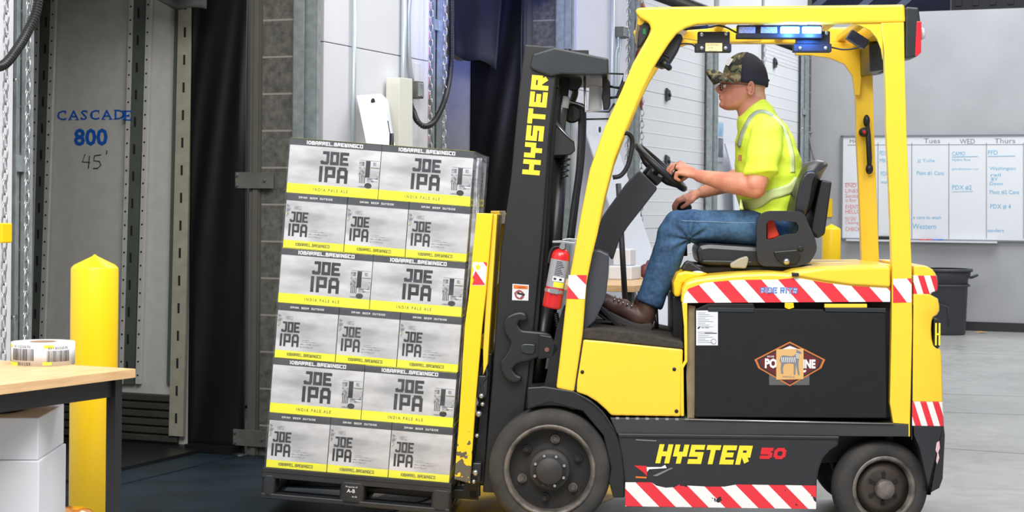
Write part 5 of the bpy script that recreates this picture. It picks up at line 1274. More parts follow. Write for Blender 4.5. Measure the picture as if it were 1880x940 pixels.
# ------------------------------------------------------------ fire extinguisher strapped to the leg
ye = -.02
a, b = T(1012, 566, ye+.04), T(1031, 462, ye+.04); d = (b-a); L = d.length; d.normalize()
rot = Vector((0, 0, 1)).rotation_difference(d).to_matrix().to_4x4()
ex = empty('fire_extinguisher', TF @ Matrix.Translation(a) @ rot, 'small red fire extinguisher strapped ahead of the front leg of the forklift', 'fire extinguisher')
R_ = .040
g = MB(); g.lathe([(.03, 0), (R_-.002, .004), (R_, .012), (R_, L-.02), (R_*.9, L-.005), (R_*.6, L+.008), (R_*.35, L+.012), (.002, L+.012)], seg=40); g.build('cylinder', RED, ex)
def band(z0, z1, a0, a1, mi, rad):
    n_ = 18
    for i in range(n_):
        t0, t1 = a0+(a1-a0)*i/n_, a0+(a1-a0)*(i+1)/n_
        g.add([(rad*math.sin(t0), -rad*math.cos(t0), z0), (rad*math.sin(t1), -rad*math.cos(t1), z0), (rad*math.sin(t1), -rad*math.cos(t1), z1), (rad*math.sin(t0), -rad*math.cos(t0), z1)], [[0, 1, 2, 3]], mi)
g = MB(); band(L-.155, L-.035, -1.3, 1.4, 0, R_+.0006); band(L-.152, L-.130, -.2, 1.0, 1, R_+.001); band(L-.127, L-.108, -.4, .95, 2, R_+.001)
for i in range(9): band(L-.045-i*.007, L-.042-i*.007, -.3, .3+.1*(i % 4), 3, R_+.001)
band(L-.122, L-.113, -.3, .0, 3, R_+.0014); band(L-.122, L-.113, .3, .6, 3, R_+.0014)
g.build('label', [mat('ext_grey', (150, 152, 158), .4), YPR, WHT, KPR], ex, fixn=False)
g = MB(); band(L-.178, L-.163, -3.1, 3.1, 0, R_+.003); g.obox((.0, -R_-.004, L-.17), (.018, 0, 0), (0, .004, 0), (0, 0, .010)); g.build('strap', STL, ex)
g = MB(); g.cyl((0, 0, L+.01), (0, 0, L+.035), .015, .013, 14); g.cyl((0, -.01, L+.022), (0, -.028, L+.022), .012, .012, 14); g.build('valve', STL, ex)
g = MB(); g.prism([(-.045, L+.03), (-.01, L+.036), (.05, L+.040), (.05, L+.048), (-.01, L+.046), (-.046, L+.038)], -.008, .008); g.prism([(-.01, L+.05), (.02, L+.062), (.06, L+.066), (.06, L+.06), (.02, L+.054)], -.008, .008); g.build('handle', STL, ex, bevel=.001)
g = MB(); g.tube(spline([(-.01, 0, L+.02), (-.035, 0, L+.012), (-.046, 0, L-.01), (-.046, 0, L-.06)], 6), .006, 8); g.build('nozzle_hose', BLK, ex)
# ------------------------------------------------------------ pallet load
yL = .12
A, Bq, Cq = T(487, 857, yL), T(825, 885, yL), T(536, 252, yL)
an1 = math.atan2(-(Bq.z-A.z), Bq.x-A.x); an2 = math.atan2(Cq.x-A.x, Cq.z-A.z); an = (an1+an2)/2
CWd = (Bq-A).length/3-.0008; CH = (Cq-A).length/6-.0008; CL = CWd*1.5
LF = TF @ Matrix.Translation(A) @ Matrix.Rotation(an, 4, 'Y')
m, nt, p = nodes_mat('misty_print', .5)
tc = nt.nodes.new('ShaderNodeTexCoord'); mp = nt.nodes.new('ShaderNodeMapping'); mp.inputs['Scale'].default_value = (4, 4, 10); mp.inputs['Rotation'].default_value = (0, -.45, 0); nt.links.new(tc.outputs['Object'], mp.inputs[0])
nz = noise_n(nt, 1.0, 7, mp.outputs[0]); r = nt.nodes.new('ShaderNodeValToRGB'); e = r.color_ramp.elements; e[0].position = .36; e[1].position = .6; e[0].color = lin((158, 159, 163)); e[1].color = lin((206, 207, 211)); nt.links.new(nz, r.inputs[0]); nt.links.new(r.outputs[0], p.inputs['Base Color'])
MIST = m
BAND = mat('carton_band', (62, 65, 70), .45); LIME = mat('carton_lime', (238, 236, 44), .45); CK = mat('carton_ink', (38, 40, 44), .5); CT = mat('carton_white_ink', (226, 228, 232), .5)
CG = mat('carton_mid_grey', (92, 94, 100), .5, col2=(184, 186, 190), vscale=75, thresh=(.35, .65)); LK = mat('lime_ink', (104, 112, 62), .5); KF = mat('kraft_edge', (186, 186, 176), .7)
CM = [MIST, BAND, LIME, CK, CT, CG, LK, KF]
def block_word(g, s, x0, x1, z0, z1, f, mi, swf=.26, gapf=.14, narrow='I1.'):
    """fit word in the rectangle; f maps (u,v) in metres on the face"""
    n_w = sum(.42 if c in narrow else 1 for c in s); W = x1-x0; gw = W/(n_w+gapf*(len(s)-1)); 
    qs, _ = stroke_text(s, x0, z0, gw, z1-z0, min(gw*swf, (z1-z0)*.3), gw*gapf, narrow)
    for k, q in enumerate(qs):
        P = [f(p_.x, p_.y) for p_ in q]; c1, c2 = Vector(P[1])-Vector(P[0]), Vector(P[3])-Vector(P[0]); n_ = c1.cross(c2).normalized()*(.00006*(k % 9)); g.add([Vector(p_)+n_ for p_ in P], [[0, 1, 2, 3]], mi)
def joe(g, x0, x1, zj0, zj1, zi0, zi1, f):
    block_word(g, 'JOE', x0, x1, zj0, zj1, f, 3, .335, .10)
    block_word(g, 'IPA', x0-.004, x1, zi0, zi1, f, 3, .30, .16)
def carton_mesh():
    """long faces on -y and +y, short faces on -x and +x; origin at the bottom corner"""
    g = MB(); L, W, H = CL-.0025, CWd-.0035, CH-.001
    g.box(0, L, 0, W, 0, H, 0)
    g.box(0, L, 0, W, H, H+.0004, 2)
    def rect(f, x0, x1, z0, z1, mi): g.add([f(x0, z0), f(x1, z0), f(x1, z1), f(x0, z1)], [[0, 1, 2, 3]], mi)
    def longf(f, full):
        f1 = lambda u, v: f(u, v, .0005); f2 = lambda u, v: f(u, v, .001); f3 = lambda u, v: f(u, v, .0014)
        rect(f1, 0, L, .875*H, H, 1); rect(f1, 0, L, 0, .175*H, 2); rect(f1, 0, L, H-.0025, H, 2)
        if not full: return
        block_word(g, '10BARREL.BREWINGCO', .18*L, .80*L, .90*H, .97*H, f2, 4, .29, .12)
        joe(g, .345*L, .655*L, .56*H, .80*H, .235*H, .525*H, f2)
        block_text(g, 'I N D I A   P A L E   A L E', .29*L, .67*L, .062*H, .118*H, f2, 6)
        # grey food-truck picture
        rect(f2, .775*L, .83*L, .58*H, .66*H, 5); rect(f2, .925*L, .96*L, .60*H, .66*H, 5)
        rect(f2, .845*L, .895*L, .38*H, .68*H, 3); rect(f2, .775*L, .84*L, .40*H, .56*H, 5)
        rect(f2, .78*L, .99*L, .685*H, .692*H, 5); rect(f2, .90*L, .995*L, .555*H, .568*H, 6)
        rect(f2, .87*L, .99*L, .30*H, .37*H, 5); rect(f3, .93*L, .99*L, .33*H, .35*H, 4); rect(f2, .97*L, .99*L, .36*H, .50*H, 5)
        for i in range(4): rect(f2, (.785+i*.018)*L, (.793+i*.018)*L, .27*H, .40*H, 3)
        cx_, cz = .885*L, .23*H
        g.add([f3(cx_+.016*math.cos(t*PI/8), cz+.012*math.sin(t*PI/8)) for t in range(16)], [list(range(16))], 3)
        rect(f3, .865*L, .905*L, .262*H, .27*H, 2); rect(f2, .78*L, .90*L, .195*H, .215*H, 5)
        for k in range(9):
            a = random.random(); rect(f2, (.775+.2*a)*L, (.775+.2*a+.02)*L, (.3+.36*random.random())*H, 0, 5) if False else None
    def shortf(f, full):
        f1 = lambda u, v: f(u, v, .0005); f2 = lambda u, v: f(u, v, .001)
        rect(f1, 0, W, .865*H, H, 1); rect(f1, 0, W, 0, .14*H, 2)
        if not full: return
        block_word(g, 'DRINK BEER OUTSIDE', .20*W, .76*W, .915*H, .95*H, f2, 4, .24, .3)
        joe(g, .075*W, .38*W, .475*H, .665*H, .215*H, .445*H, f2)
        for i in range(9): rect(f2, (.13+i*.0145)*W, (.138+i*.0145)*W, .70*H, .77*H, 5)
        block_word(g, '10BARREL.BREWINGCO', .20*W, .77*W, .045*H, .10*H, f2, 3, .24, .14)
        rect(f2, .42*W, .56*W, .345*H, .35*H, 5); rect(f2, .42*W, .68*W, .315*H, .321*H, 5)
        block_word(g, 'HOP FORWARD'.replace('F', 'E'), .41*W, .72*W, .262*H, .287*H, f2, 5, .24, .2) if False else block_text(g, 'HOP FORWARD', .41*W, .72*W, .262*H, .287*H, f2, 5)
        block_text(g, '& CITRUSY', .41*W, .62*W, .212*H, .238*H, f2, 5)
        g.add([f2(.02*W, .56*H), f2(.06*W, .60*H), f2(.05*W, .66*H), f2(.09*W, .72*H), f2(.05*W, .78*H), f2(.01*W, .80*H)], [list(range(6))], 5)
        rect(f2, .012*W, .04*W, .60*H, .625*H, 2)
    longf(lambda u, v, d: (u, -d, v), True); longf(lambda u, v, d: (L-u, W+d, v), True)
    shortf(lambda u, v, d: (-d, W-u, v), True); shortf(lambda u, v, d: (L+d, u, v), True)
    return g
def block_text(g, s, x0, x1, z0, z1, f, mi):
    vs, fs = font_text(s, 1.0, .02); X0 = min(v[0] for v in vs); X1 = max(v[0] for v in vs); Y0 = min(v[1] for v in vs); Y1 = max(v[1] for v in vs)
    g.add([f(x0+(a-X0)/(X1-X0)*(x1-x0), z0+(b-Y0)/(Y1-Y0)*(z1-z0)) for a, b in vs], fs, mi)
proto = carton_mesh().build('beer_carton', CM, fr=LF, recenter=False, fixn=False)
rows = ('bottom', 'second', 'third', 'fourth', 'fifth', 'top'); first = True
def place(mtx, lab):
    global first
    o = proto if first else proto.copy()
    if not first: COL.objects.link(o)
    first = False
    o.matrix_world = LF @ mtx; tag(o, lab, 'carton', 'beer cartons on the black pallet')
random.seed(5)
for k in range(6):
    z = k*CH+.0008*k
    lay = rows[k]+' layer'
    j = lambda: random.uniform(-.0012, .0012)
    if k % 2 == 0:      # short ends to the front: three across, two deep
        for i in range(3):
            for d_ in range(2):
                yy = d_*(CL+.0005)
                mt = Matrix.Translation(((i+1)*CWd-.0005+.0003*i if False else i*(CWd+.0004)+CWd, yy+abs(j()), z)) @ Matrix.Rotation(PI/2, 4, 'Z')
                pos = ('left', 'middle', 'right')[i]
                place(mt, f'grey and lime beer carton, short end showing, {pos} of the {lay}' if d_ == 0 else f'beer carton in the back row of the {lay}, {pos} one, behind the short-end carton')
    else:
        for i in range(2):
            for d_ in range(3):
                mt = Matrix.Translation((i*(CL+.0006), d_*(CWd+.0006)+abs(j()), z))
                pos = ('left', 'right')[i]
                place(mt, f'grey and lime beer carton, long truck-picture face showing, {pos} of the {lay}' if d_ == 0 else f'beer carton {("one", "two")[d_-1]} row back in the {lay}, {pos} side, behind the wide-face carton')
# pallet
PL = mat('pallet_plastic', (40, 42, 46), .45, var=.15, vscale=7, bump=.1, bscale=120, bdist=.001)
pal = empty('plastic_pallet', LF, 'black plastic pallet tilted back on the forks under the beer cartons', 'pallet')
PW = CWd*3+.004; PD = CWd*3+.01; x0 = -.008
def lbox(g, *a): return g.box(*a)
g = MB(); g.box(x0, PW+.01, -.012, PD, -.004, -.002)
for i in range(12): xx = x0+(PW+.018)*i/11; g.box(max(x0, xx-.006), min(xx+.006, PW+.01), -.01, PD, -.034, -.004)
for i in range(12): yy = -.01+PD*i/11; g.box(x0, PW+.01, yy, yy+.008, -.034, -.004)
g.box(x0, PW+.01, -.013, -.008, -.044, -.002); g.box(x0, PW+.01, -.016, -.012, -.02, -.002); g.build('top_deck', PL, pal, bevel=.0015, bseg=1)
for xa, xb in ((x0, .052), (.335, .445), (PW-.075, PW+.01)):
    for ya, yb_ in ((-.014, .10), (PD/2-.06, PD/2+.06), (PD-.10, PD)):
        g = MB(); g.prism(rounded([(xa, ya), (xb, ya), (xb, yb_), (xa, yb_)], .02, 4), -.128, -.034, plane='xy'); g.build('block', PL, pal, bevel=.003)
g = MB()
for ya, yb_ in ((-.014, .09), (PD/2-.05, PD/2+.05), (PD-.09, PD)): g.box(x0, PW+.01, ya, yb_, -.136, -.112)
for xa, xb in ((x0, .052), (.335, .445), (PW-.075, PW+.01)): g.box(xa, xb, -.012, PD, -.136, -.114)
g.build('bottom_rails', PL, pal, bevel=.004)
g = MB(); put_text(g, 'Property of', (.362, -.0145, -.058), X3, Z3, .052, .009, 0, 0, .01); put_text(g, 'A-B', (.368, -.0145, -.078), X3, Z3, .036, .016, 0, 0, .02); put_text(g, '06 08', (.392, -.0145, -.098), X3, Z3, .022, .007, 0)
g.build('lettering', LBL, pal, fixn=False)
# stretch wrap
m, nt, p = nodes_mat('stretch_film', .12)
out = nt.nodes['Material Output']; tr = nt.nodes.new('ShaderNodeBsdfTransparent'); gl = nt.nodes.new('ShaderNodeBsdfGlossy'); gl.inputs['Roughness'].default_value = .18; gl.inputs['Color'].default_value = (.9, .93, 1, 1)
df = nt.nodes.new('ShaderNodeBsdfDiffuse'); df.inputs['Color'].default_value = (.75, .78, .82, 1)
mx = nt.nodes.new('ShaderNodeMixShader'); mx2 = nt.nodes.new('ShaderNodeMixShader')
tc = nt.nodes.new('ShaderNodeTexCoord'); mp = nt.nodes.new('ShaderNodeMapping'); mp.inputs['Scale'].default_value = (3, 3, 14); nt.links.new(tc.outputs['Object'], mp.inputs[0]); nz = noise_n(nt, 1.5, 4, mp.outputs[0])
bp = nt.nodes.new('ShaderNodeBump'); bp.inputs['Strength'].default_value = .6; bp.inputs['Distance'].default_value = .01; nt.links.new(nz, bp.inputs['Height']); nt.links.new(bp.outputs[0], gl.inputs['Normal'])
mx.inputs[0].default_value = .45; nt.links.new(gl.outputs[0], mx.inputs[1]); nt.links.new(df.outputs[0], mx.inputs[2])
fac = mnode(nt, 'MULTIPLY', mnode(nt, 'POWER', nz, 2.0), .26)
nt.links.new(fac, mx2.inputs[0]); nt.links.new(tr.outputs[0], mx2.inputs[1]); nt.links.new(mx.outputs[0], mx2.inputs[2]); nt.links.new(mx2.outputs[0], out.inputs[0])
FILM = m
sw = empty('stretch_wrap', LF, 'clear stretch film wound round the stack of beer cartons', 'stretch film')
g = MB(); W3 = CWd*3+.003; H6 = CH*6+.006; e_ = .004
P = [(-e_, -e_), (W3+e_, -e_), (W3+e_, W3+e_), (-e_, W3+e_)]; vs = []
nzv = 14
rings = []
for k in range(nzv+1):
    z = -.02+(H6+.02-.001)*k/nzv; ring = []
    for i in range(4):
        a, b = P[i], P[(i+1) % 4]
        for t in range(10): 
            w = .0015*math.sin(t*1.9+k*2.1+i); x = a[0]+(b[0]-a[0])*t/10; y = a[1]+(b[1]-a[1])*t/10
            nx, ny = (b[1]-a[1]), -(b[0]-a[0]); nl = math.hypot(nx, ny); w = abs(w); ring.append((x+nx/nl*w, y+ny/nl*w, z))
    rings.append(ring)
g.loft(rings, 0, False, False); g.build('film', FILM, sw)
m2 = FILM.copy(); m2.name = 'stretch_film_thick'
for n_ in m2.node_tree.nodes:
    if n_.type == 'MATH' and n_.operation == 'MULTIPLY': n_.inputs[1].default_value = 2.6
# bunched loose film down the rear corner
grid = []
for k in range(25):
    z = H6*.24+(H6*.74)*k/24 if True else 0; row = []; wd = .028+.010*math.sin(k*.5)
    if z < H6*.80: wd *= max(.15, (z-H6*.5)/(H6*.3)) if z > H6*.5 else .15
    for j_ in range(7):
        t = j_/6; row.append((W3+e_+.003+wd*t, .02+.05*math.sin(t*5+k*.4)*t, z))
    grid.append(row)
g = MB(); g.sheet(grid, .0008, (0, 1, 0)); g.build('loose_film', m2, sw)

# ------------------------------------------------------------ driver
SKIN = mat('skin', (214, 150, 118), .5, col2=(196, 122, 96), vscale=22, sss=.12)
yP = .52
per = empty('person', TF @ Matrix.Translation(T(1420, 470, yP)), 'man in a camo cap, glasses, lime hi-vis t-shirt, jeans and brown boots driving the forklift', 'person')
IP = per.matrix_world.inverted() @ TF
def Pp(px, py, y=yP): return IP @ T(px, py, y)
def limb(g, pts, mi=0, ys=1.0):
    """pts: (Vector, r); separate closed tapered pieces plus joint balls"""
    for i, (c, r_) in enumerate(pts):
        g.ball(c, r_, 16, 10, mi)
        if i < len(pts)-1: g.cyl(c, pts[i+1][0], r_, pts[i+1][1], 20, mi)
def slices(g, data, y=yP, n=28, ex=2.2, mi=0, fr_=.0):
    """data: py, front px, back px, half width; horizontal rings"""
    rings = []
    for py, fx, bx, hw in data:
        a, b = Pp(fx, py, y), Pp(bx, py, y); cx_ = (a.x+b.x)/2; rx = (b.x-a.x)/2; ring = []
        for k in range(n):
            t = 2*PI*k/n; c_, s_ = math.cos(t), math.sin(t)
            xx = math.copysign(abs(c_)**(2/ex), c_)*rx; yy = math.copysign(abs(s_)**(2/ex), s_)*hw
            if xx < 0: yy *= 1-fr_*(abs(xx)/rx)**2
            ring.append((cx_+xx, a.y+yy, a.z))
        rings.append(ring)
    g.loft(rings[::-1], mi)
g = MB()
# head
slices(g, [(107, 1356, 1384, .02), (112, 1347, 1392, .046), (120, 1340, 1398, .060), (130, 1334, 1402, .069), (142, 1330, 1404, .073), (149, 1327, 1406, .074), (155, 1326.5, 1406, .073), (163, 1325, 1404, .071), (170, 1324, 1400, .068), (177, 1323.5, 1394, .065), (184, 1323, 1387, .060), (190, 1322.5, 1378, .054), (196, 1323.5, 1366, .045), (200, 1327, 1355, .032), (202.5, 1334, 1347, .015)], fr_=.38)
# neck
n0, n1 = Pp(1385, 178), Pp(1393, 232)
rings = []
for t in range(7):
    u = t/6; a = Pp(1350+u*8, 190+u*36), ; b = Pp(1403+u*6, 162+u*36); c = (a[0]+b)/2; rx = (b-a[0]).length/2; dr = (b-a[0]).normalized(); ring = []
    for k in range(24): q = 2*PI*k/24; ring.append(c+dr*rx*math.cos(q)+Y3*(.056+.008*u*u)*math.sin(q))
    rings.append(ring)
g.loft(rings, 0)
# nose, lips, brow, chin, ears
def wedge(pts, hw0, hw1):
    P = [Pp(a, b) for a, b in pts]; r_ = [[p_+Y3*s_*h_ for p_ in P] for s_, h_ in ((-1, hw0), (0, hw1), (1, hw0))]; g.loft(r_, 0, True, True)
nose = [((1325, 151), .009), ((1321.5, 155), .009), ((1318, 159), .011), ((1314.5, 163.5), .0125), ((1318, 168), .012)]
limb(g, [(Pp(a+1.8, b), r_*.72) for (a, b), r_ in nose])
for s_ in (-1, 1): g.ball(Pp(1320.5, 167.5, yP+s_*.011), (.012, .008, .009), 12, 8)
g.ball(Pp(1323, 176), (.010, .024, .0065), 14, 8); g.ball(Pp(1323.2, 181.5), (.009, .022, .006), 14, 8); g.ball(Pp(1325, 192.5), (.013, .024, .014), 14, 8)
for s_ in (-1, 1): g.ball(Pp(1325, 149, yP+s_*.028), (.012, .024, .008), 12, 8)
for s_ in (-1, 1):
    e0 = Pp(1377, 162, yP+s_*.077)
    pts = [e0+Vector((.016*math.cos(t)*(.8 if t < PI else 1)+.004, s_*(.006+.004*math.cos(t)), .029*math.sin(t))) for t in [i*PI/7 for i in range(-5, 8)]]
    limb(g, [(q, .0048) for q in pts]); g.ball(e0, (.013, .006, .020), 12, 8); g.ball(Pp(1374, 171, yP+s_*.077), (.006, .006, .008), 10, 6)
# torso and legs under the clothes
slices(g, [(222, 1366, 1412, .08), (240, 1364, 1430, .12), (300, 1364, 1452, .13), (380, 1374, 1450, .12), (420, 1396, 1440, .12)])
for s_ in (-1, 1):
    yy = yP+s_*.12; limb(g, [(Pp(1420, 424, yP+s_*.08), .06), (Pp(1340, 420, yy), .062), (Pp(1246, 412, yy), .055), (Pp(1222, 480, yy), .05), (Pp(1196, 548, yy), .04), (Pp(1186, 580, yy), .036)])
# arms
SL, EL, WL = Pp(1404, 252, .335), Pp(1387, 346, .245), Pp(1284, 323, .37)
limb(g, [(SL, .048), (SL.lerp(EL, .55), .056), (EL+Vector((.0, 0, .02)), .052), (EL, .045), (EL.lerp(WL, .22)+Vector((0, 0, .006)), .053), (EL.lerp(WL, .5), .046), (EL.lerp(WL, .8), .034), (WL, .0285)])
SR, ER, WR = Pp(1400, 252, .70), Pp(1372, 322, .80), Pp(1290, 353, .70)
limb(g, [(SR, .048), (SR.lerp(ER, .5), .052), (ER, .046), (ER.lerp(WR, .3), .050), (ER.lerp(WR, .6), .042), (ER.lerp(WR, .85), .033), (WR, .028)])
# left hand on the spinner: knuckles, curled fingers, thumb
def hand(W0, K, Yv, fingers, thumb, pr=.016):
    """W0 wrist, K list of four knuckle points; fingers list of joint lists"""
    for k in K: g.cyl(W0, k, .020, .0125, 14)
    for a, b in zip(K[:-1], K[1:]): g.cyl(a, b, .0135, .0135, 12); g.ball(a, .0135, 12, 8)
    g.ball(K[-1], .013, 12, 8)
    mid = (W0+sum(K, Vector())/4)/2; g.ball(mid, (.030, .022, .024), 14, 10)
    for k, f_ in zip(K, fingers): limb(g, [(k, .0105)]+[(q, r_) for q, r_ in zip(f_, (.0098, .0088, .0078))])
    limb(g, [(W0.lerp(K[0], .35), .015)]+[(q, r_) for q, r_ in zip(thumb, (.0125, .0105, .009))])
yh = .40
K = [Pp(1249, 300, yh+.045), Pp(1247, 303, yh+.02), Pp(1248, 309, yh-.006), Pp(1252, 318, yh-.028)]
Fg = [[Pp(1236, 303, yh+.05), Pp(1228, 312, yh+.05), Pp(1229, 322, yh+.045)],
      [Pp(1234, 303, yh+.024), Pp(1226, 311, yh+.024), Pp(1227, 322, yh+.024)],
      [Pp(1238, 306, yh-.004), Pp(1231, 314, yh-.002), Pp(1230, 325, yh+.004)],
      [Pp(1242, 318, yh-.03), Pp(1240, 327, yh-.028), Pp(1247, 331, yh-.018)]]
hand(WL, K, None, Fg, [Pp(1262, 322, yh+.04), Pp(1252, 330, yh+.04), Pp(1246, 333, yh+.03)])
yr = .70
K = [Pp(1259, 366, yr-.035), Pp(1257, 363, yr-.012), Pp(1256, 362, yr+.012), Pp(1257, 363, yr+.034)]
Fg = [[Pp(1246, 370, yr-.036), Pp(1240, 379, yr-.034), Pp(1239, 387, yr-.028)], [Pp(1244, 368, yr-.012), Pp(1237, 377, yr-.012), Pp(1237, 386, yr-.01)], [Pp(1244, 367, yr+.012), Pp(1238, 375, yr+.012), Pp(1238, 385, yr+.012)], [Pp(1246, 368, yr+.034), Pp(1241, 376, yr+.034), Pp(1241, 384, yr+.032)]]
hand(WR, K, None, Fg, [Pp(1270, 368, yr-.05), Pp(1260, 376, yr-.052), Pp(1252, 381, yr-.045)])
HAIR = mat('short_hair', (206, 158, 126), .8, var=.08, vscale=80)
body = g.build('body', [SKIN, HAIR], per, fixn=False); remeshed(body, .0042, 3, .5)
ha, hb, hc_ = Pp(1385, 150), Pp(1386, 176), Pp(1400, 183)
for p_ in body.data.polygons:
    c = p_.center
    if c.z > hc_.z and c.x > ha.x and (c.x-hb.x)*.6+ (c.z-hb.z) > 0 and c.z < Pp(1390, 140).z: p_.material_index = 1
# eyes
for s_ in (-1, 1):
    e0 = Pp(1330.8, 157, yP+s_*.022); g = MB(); g.ball(e0, .0105, 16, 12); g.ball(e0+Vector((-.0078, 0, 0)), (.0042, .0055, .0055), 12, 8, mi=1); g.build('eye', [WHT, mat('iris', (60, 48, 40), .2)], per, fixn=False)
# ear in front of hair keeps its place because the hair shell starts behind it
# cap
CAMO, nt, p = nodes_mat('camo_cloth', .85)
tcn = nt.nodes.new('ShaderNodeTexCoord'); n1 = nt.nodes.new('ShaderNodeTexNoise'); n1.inputs['Scale'].default_value = 24; n1.inputs['Detail'].default_value = 1.5; n1.inputs['Distortion'].default_value = .6; nt.links.new(tcn.outputs['Object'], n1.inputs[0])
r = nt.nodes.new('ShaderNodeValToRGB'); r.color_ramp.interpolation = 'CONSTANT'; e = r.color_ramp.elements; e[0].position = 0; e[0].color = lin((40, 42, 38)); e[1].position = .44; e[1].color = lin((88, 96, 66)); 
x_ = e.new(.52); x_.color = lin((116, 92, 62)); x_ = e.new(.58); x_.color = lin((150, 142, 104)); x_ = e.new(.64); x_.color = lin((62, 70, 50)); nt.links.new(n1.outputs['Fac'], r.inputs[0]); nt.links.new(r.outputs[0], p.inputs['Base Color'])
MESHB = mat('cap_mesh_navy', (30, 31, 42), .8, bump=.5, bscale=400, bdist=.001)
cap = bpy.data.objects.new('cap', None); COL.objects.link(cap); cap.parent = per
# tilted base plane from (1329,143) front to (1409,160) back
def capring(t, n=48):
    """t 0 base .. 1 top"""
    F0, F1 = Vector((1327, 149)), Vector((1409.5, 160)); top = Vector((1371, 96.5))
    c = F0.lerp(F1, .5); h_ = top-c; s_ = math.cos(math.asin(min(t, 1))) if False else math.sqrt(max(0, 1-t**2.3))
    ring = []; 
    for k in range(n):
        a = 2*PI*k/n; ca = math.cos(a); u = c+(F1-F0)*.5*ca*s_*(1.02 if t > .1 else 1)+h_*t*1.0
        q = Pp(u.x, u.y, yP); ring.append(Vector((q.x, q.y+.083*s_*math.sin(a), q.z)))
    return ring
ts = [0, .12, .25, .4, .55, .68, .8, .88, .94, .98, 1.0]
rings = [capring(t) for t in ts]; n = 48
gf, gb = MB(), MB()
lim = lambda i: 14
for g_, sel in ((gf, lambda k, i: lim(i) <= k < 48-lim(i)), (gb, lambda k, i: not (lim(i) <= k < 48-lim(i)))):
    vs = [p_ for rr_ in rings for p_ in rr_]; fs = []
    for i in range(len(rings)-1):
        for k in range(n):
            if sel(k, i): fs.append((i*n+k, i*n+(k+1) % n, (i+1)*n+(k+1) % n, (i+1)*n+k))
    g_.add(vs, fs, 0, True)
fr_o = gf.build('front_panel', CAMO, cap); bk_o = gb.build('back_panel', MESHB, cap)
for o_ in (fr_o, bk_o):
    bm = bmesh.new(); bm.from_mesh(o_.data); bmesh.ops.delete(bm, geom=[v for v in bm.verts if not v.link_faces], context='VERTS'); bm.to_mesh(o_.data); bm.free()
    sd = o_.modifiers.new('s', 'SOLIDIFY'); sd.thickness = .003; sd.offset = 0
g = MB(); grid = []
for i in range(9):
    u = i/8; row = []
    for j_ in range(17):
        v = j_/8-1; ang = v*1.15
        bx_, by_ = 1330+ (1-math.cos(ang))*36, 138+ (1-math.cos(ang))*30
        reach = u*math.cos(ang*.95)**.7
        q0 = Pp(bx_, by_, yP+.078*math.sin(ang)/math.sin(1.15)); q1 = Pp(1295.5, 129, yP)
        tip = Vector((q1.x+(1-math.cos(ang))*.07, yP*0+q0.y*.92+.0, q1.z-.062*abs(v)**1.5)); 
        pt = q0.lerp(tip, u); pt.z += .012*math.sin(u*PI); row.append(pt)
    grid.append(row)
g.sheet(grid, .003, (0, 0, 1)); g.build('brim', CAMO, cap)
g = MB(); q = Pp(1371, 97, yP); g.ball(q, (.009, .009, .004), 12, 6); g.build('button', MESHB, cap)
g = MB(); a0 = Pp(1339, 114, yP-.036); nn_ = Vector((-.72, -.48, .50)).normalized(); sd_ = nn_.cross(Vector((.5, 0, .86))).normalized(); up_ = sd_.cross(nn_).normalized(); g.obox(a0+nn_*.003, sd_*.020, up_*.019, nn_*.0016); g.build('patch', LBL, cap, bevel=.002)
g = MB(); a = Pp(1410, 148, yP); g.tube([a+Vector((.001, -.03, 0)), a+Vector((.004, 0, .0)), a+Vector((.001, .03, 0))], .004, 6); g.build('strap', MESHB, cap)
# glasses
GL = bpy.data.objects.new('glasses', None); COL.objects.link(GL); GL.parent = per
FRB = mat('tortoise_frame', (70, 46, 34), .3)
g = MB()
for s_ in (-1, 1):
    c = Pp(1322.5, 159, yP+s_*.032); ring = [c+Vector((.006*abs(math.sin(t))*0+(.010*(abs(c.y+.026*math.cos(t)-Pp(1322, 159).y)/.06)), .026*math.cos(t), .018*math.sin(t))) for t in [i*PI/10 for i in range(20)]]
    g.tube(ring, .0019, 6, closed=True)
    g.tube([c+Vector((.009, s_*.026, .010)), Pp(1334, 153.5, yP+s_*.073), Pp(1356, 154, yP+s_*.079), Pp(1376, 156, yP+s_*.081), Pp(1383, 162, yP+s_*.078)], .0026, 6)
b = Pp(1321, 157, yP); g.tube([b+Vector((0, -.008, 0)), b+Vector((-.002, 0, .002)), b+Vector((0, .008, 0))], .002, 6); g.build('frame', FRB, GL)

# t-shirt
HV, nt, p = nodes_mat('hivis_cloth', .8)
nzc = noise_n(nt, 14, 5); r = nt.nodes.new('ShaderNodeValToRGB'); r.color_ramp.elements[0].color = lin((214, 240, 40)); r.color_ramp.elements[1].color = lin((230, 253, 84)); nt.links.new(nzc, r.inputs[0]); nt.links.new(r.outputs[0], p.inputs['Base Color'])
bp = nt.nodes.new('ShaderNodeBump'); bp.inputs['Strength'].default_value = .5; bp.inputs['Distance'].default_value = .02; n3 = noise_n(nt, 7, 3); nt.links.new(n3, bp.inputs['Height']); nt.links.new(bp.outputs[0], p.inputs['Normal'])
g = MB()
slices(g, [(214, 1353, 1416, .07), (222, 1352, 1432, .145), (236, 1353, 1446, .19), (255, 1351, 1457, .215), (280, 1350, 1467, .215), (310, 1350, 1473, .20), (340, 1350, 1475, .19), (365, 1352, 1470, .185), (385, 1358, 1460, .18), (400, 1362, 1450, .18), (412, 1380, 1446, .178), (420, 1398, 1445, .172)], n=40, ex=2.35)
rings = []
for t in range(7):
    u = t/6; a = Pp(1357-u*6, 212+u*24); b = Pp(1401+u*48, 180+u*54); c = (a+b)/2; rx = (b-a).length/2; dr = (b-a).normalized(); hw = .066+.125*u**1.1
    rings.append([c+dr*rx*math.cos(2*PI*k/32)+Y3*hw*math.sin(2*PI*k/32) for k in range(32)])
g.loft(rings, 0)
